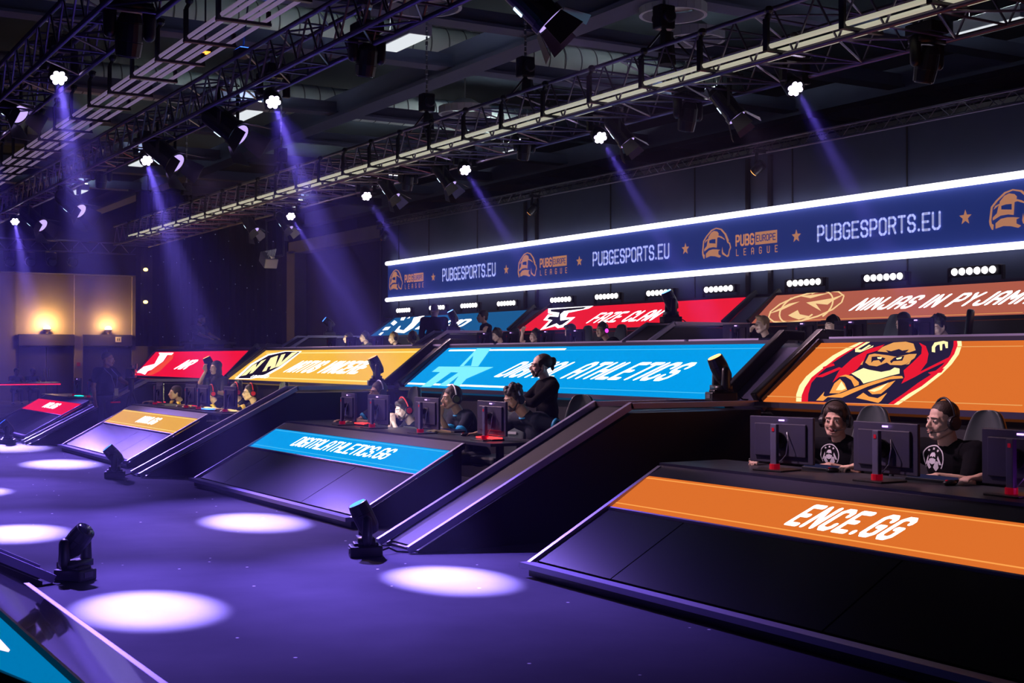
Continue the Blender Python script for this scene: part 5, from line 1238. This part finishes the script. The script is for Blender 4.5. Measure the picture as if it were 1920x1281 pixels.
MB().box((0, .0, vc.z), (.16, .36, .17)).box((0, .05, vc.z + .12), (.05, .2, .04)).build('body', M_PLASTIC, e, bevel=.01)
MB().cyl((0, -.18, vc.z), (0, -.36, vc.z), .06, 14).build('lens', M_METAL, e); MB().box((.09, .02, vc.z + .12), (.02, .14, .1)).build('viewfinder', M_PLASTIC, e)
MB().box((.084, -.05, vc.z - .02), (.004, .03, .02)).build('tally_light', glow('tally_red', (1, .02, .04), 6), e); MB().box((.084, .08, vc.z + .03), (.004, .02, .02)).build('tally_light', glow('tally_red', (1, .02, .04), 6), e)
MB().cyl((0, 0, vc.z - .1), (0, 0, vc.z - .3), .05, 12).build('pan_head', M_METAL, e)
for k in range(3): a = 2 * PI * k / 3 + .4; MB().cyl((0, 0, vc.z - .28), (.36 * math.cos(a), .36 * math.sin(a), .02), .018, 8).build('leg', M_METAL, e)
# ------------------------------------------------------------------ upper row
F2 = .96; D2 = 1.70
structure(MB().box((-19.5, 12.66, 1.68), (26.5, .78, .04)).box((-19.5, 12.3, 1.32), (26.5, .04, .7)).build('desk_platform', M_MATTE)) if False else None
for (xa, xb, lb) in ((-30.3, -25.2, 'long dark desk of the upper team before the deep blue screen'), (-23.0, -17.2, 'long dark desk of the upper team before the red screen'), (-15.7, -9.6, 'long dark desk of the upper team before the brick-coloured screen')):
    e = empty('desk', ((xa + xb) / 2, 12.65, F2), 0, lb, 'desk', 'desks of the upper row'); w = xb - xa
    MB().box((0, 0, .72), (w, .75, .03)).build('desktop', M_PLASTIC, e); MB().box((0, -.34, .36), (w, .03, .7)).build('front_panel', M_MATTE, e)
    for s in (-1, 1): MB().box((s * (w / 2 - .05), 0, .35), (.05, .6, .7)).build('leg', M_METAL, e)
UZ2 = F2 + .735
UM = ((-14.86, 'upper-row monitor left of the sandy-haired man'), (-13.50, 'upper-row monitor right of the sandy-haired man'), (-12.60, 'upper-row monitor before the man with the dark cap of hair'), (-11.50, 'upper-row monitor left of the man leaning forward at the right'),
      (-22.20, 'upper-row monitor below the man in the dark jersey'), (-21.20, 'upper-row monitor before the player holding his forehead'), (-20.0, 'upper-row monitor in the middle of the red screen team'), (-19.05, 'upper-row monitor left of the pink-lit headset'),
      (-29.6, 'upper-row monitor farthest left, hiding half a face'), (-28.45, 'upper-row monitor between the two leftmost lit faces'), (-27.0, 'upper-row monitor below the patchy emblem'))
for k, (x, lb) in enumerate(UM): monitor(x, 12.62, UZ2, lb, 0, 'upper' if k < 8 else 'upperwarm', [3, 9][k >= 8], [(.8, .75, 1), (1, .95, .7)][k >= 8], logo=k < 1)
def up(px, py, Y=13.12): return onY(px, py, Y)
UP = [((1428, 609), 'sandy-haired man looking left in the upper row, before the brick-coloured screen', dict(skin=SK2, hair=('quiff', H_BLOND), shirt=C_BLACK, lean=.2, sleeve=1.5, rh=(-.08, -.15, 1.02))),
      ((1560, 610), 'capped man half hidden by a monitor before the brick-coloured screen', dict(skin=SK2, hair=('cap', C_BLACK), headset=HS_BLK)),
      ((1693, 606), 'player bent behind a monitor in the upper row, only his hair showing', dict(skin=SK1, hair=('short', H_DARK), lean=.4, pitch=.4)),
      ((1758, 612), 'dark-haired man leaning forward at the right end of the upper row', dict(skin=SK2, hair=('curly', H_DARK), lean=.4, pitch=.35, shirt=C_BLACK, yaw=.1, side=.2)),
      ((931, 628), 'player holding his forehead behind the upper-row monitors', dict(skin=SK2, hair=('short', H_BROWN), headset=HS_BLK, lean=.3, pitch=.3, rh=(-.20, -.16, 1.14), hdir={-1: (.4, .1, 1)})),
      ((1003, 630), 'player with raised fist behind the upper-row monitors under the shard emblem', dict(skin=SK1, hair=('short', H_BROWN), headset=HS_BLK, lean=.3, rh=(-.15, -.18, 1.10), hdir={-1: (.3, .1, 1)})),
      ((1069, 622), 'player whose hair shows above a monitor before the red upper screen', dict(skin=SK2, hair=('quiff', H_BROWN), lean=.3, pitch=.3)),
      ((1128, 619), 'player in black with a pink-lit headset in the upper row', dict(skin=SK3, hair=('short', H_DARK), headset=(M_PLASTIC, glow('pink_ring', (1, .05, .8), 2)), lean=.3, yaw=.1, side=.15)),
      ((652, 634), 'yellow-lit half face behind the farthest upper-row monitor', dict(skin=SK2, hair=('short', H_BROWN))),
      ((683, 632), 'brightly lit player with a dark jersey second from the left in the upper row', dict(skin=SK2, hair=('short', H_BROWN), headset=HS_BLK, shirt=C_CHAR)),
      ((737, 634), 'brightly lit player looking down, third from the left in the upper row', dict(skin=SK2, hair=('short', H_BLOND), headset=HS_BLK, pitch=.15)),
      ((772, 632), 'blue-lit player with a headset beside the standing man in black', dict(skin=SK2, hair=('short', H_BLOND), headset=HS_BLK, shirt=C_BLUE))]
for k, ((x, y), lb, kw) in enumerate(UP):
    p = up(x, y); a = dict(shirt=C_BLACK, vox=.013); a.update(kw); person(lb, p, F2, **a)
for x, y, lb in ((960, 640, 'slate gaming chair behind the player holding his forehead'), (1095, 633, 'slate gaming chair before the white word on the upper red screen'), (1158, 629, 'slate gaming chair right of the pink-lit headset'), (1672, 600, 'slate gaming chair behind a bent player at the right of the upper row')):
    p = onY(x, y, 13.45); chair(p.x, 13.45, F2, lb)
c = chair(onY(1803, 600, 13.3).x, 13.3, F2 + .02, 'slate gaming chair turned sideways at the right end of the upper row', -.87)
G_ = at(815, 582, 13.15); person('broad man in black standing with his back to the camera on the upper tier', G_, F2, rz=-2.2, seated=False, skin=SK1, hair=('buzz', H_GREY), shirt=C_BLACK, sleeve=1.5, vox=.012, fat=1.2, hs=1.1, group=None)
G2_ = at(904, 594, 13.4); person('short-haired man in a dark jersey standing on the upper tier looking left', G2_, F2, rz=-.2, seated=False, skin=SK2, hair=('short', H_DARK), shirt=C_NAVY, vox=.012)
G3_ = onX(378, 599, -32.2); person('man in a cap leaning over a control desk before the black backdrop', G3_, F2, rz=2.1, seated=False, lean=.2, skin=SK1, hair=('cap', C_BLACK), beard=H_GREY, shirt=C_CHAR, vox=.012, fat=1.1, rh=(-.12, -.42, 1.10), lh=(.12, -.42, 1.10), rpole=(-.3, .6, -.6), lpole=(.3, .6, -.6))
e = empty('control_desk', (G3_.x + .55, G3_.y, F2), 0, 'dark control desk in front of the man in the cap', 'desk')
MB().box((0, 0, 1.0), (.6, 1.2, .06)).build('desktop', M_PLASTIC, e)
for s in (-1, 1): MB().box((0, s * .5, .48), (.5, .05, .96)).build('leg', M_METAL, e)
MB().box((-.05, 0, 1.05), (.4, .8, .05)).build('mixer', M_METAL, e)
# ------------------------------------------------------------------ far table at the left edge
p = onZ(35, 712, .8); p = onX(35, 712, -47.5)
e = empty('far_desk', (-47.3, onX(35, 712, -47.3).y, 0), 0, 'distant desk edged with a red light strip at the left edge', 'desk')
MB().box((0, 0, .74), (.7, 2.6, .04)).build('desktop', M_PLASTIC, e); MB().box((.36, 0, .70), (.02, 2.6, .04)).build('light_strip', glow('strip_red', (.8, .01, .03), 1.2), e)
for s in (-1, 1): MB().box((0, s * 1.2, .36), (.6, .05, .72)).build('leg', M_METAL, e)
MB().box((.2, -1.0, .80), (.25, .4, .02)).build('blue_lit_pad', glow('pad_blue', (.02, .08, 1), 2), e)
for (x, lb) in ((31, 'distant seated person in dark red at the left edge'), (62, 'distant seated person in front of the left double doors')):
    q = onX(x, 702, -48.1); person(lb, Vector((q.x, q.y, 1.12)), 0, rz=PI / 2, shirt=C_MAROON if x < 50 else C_CHAR, vox=.018, hair=('short', H_DARK), skin=SK3)
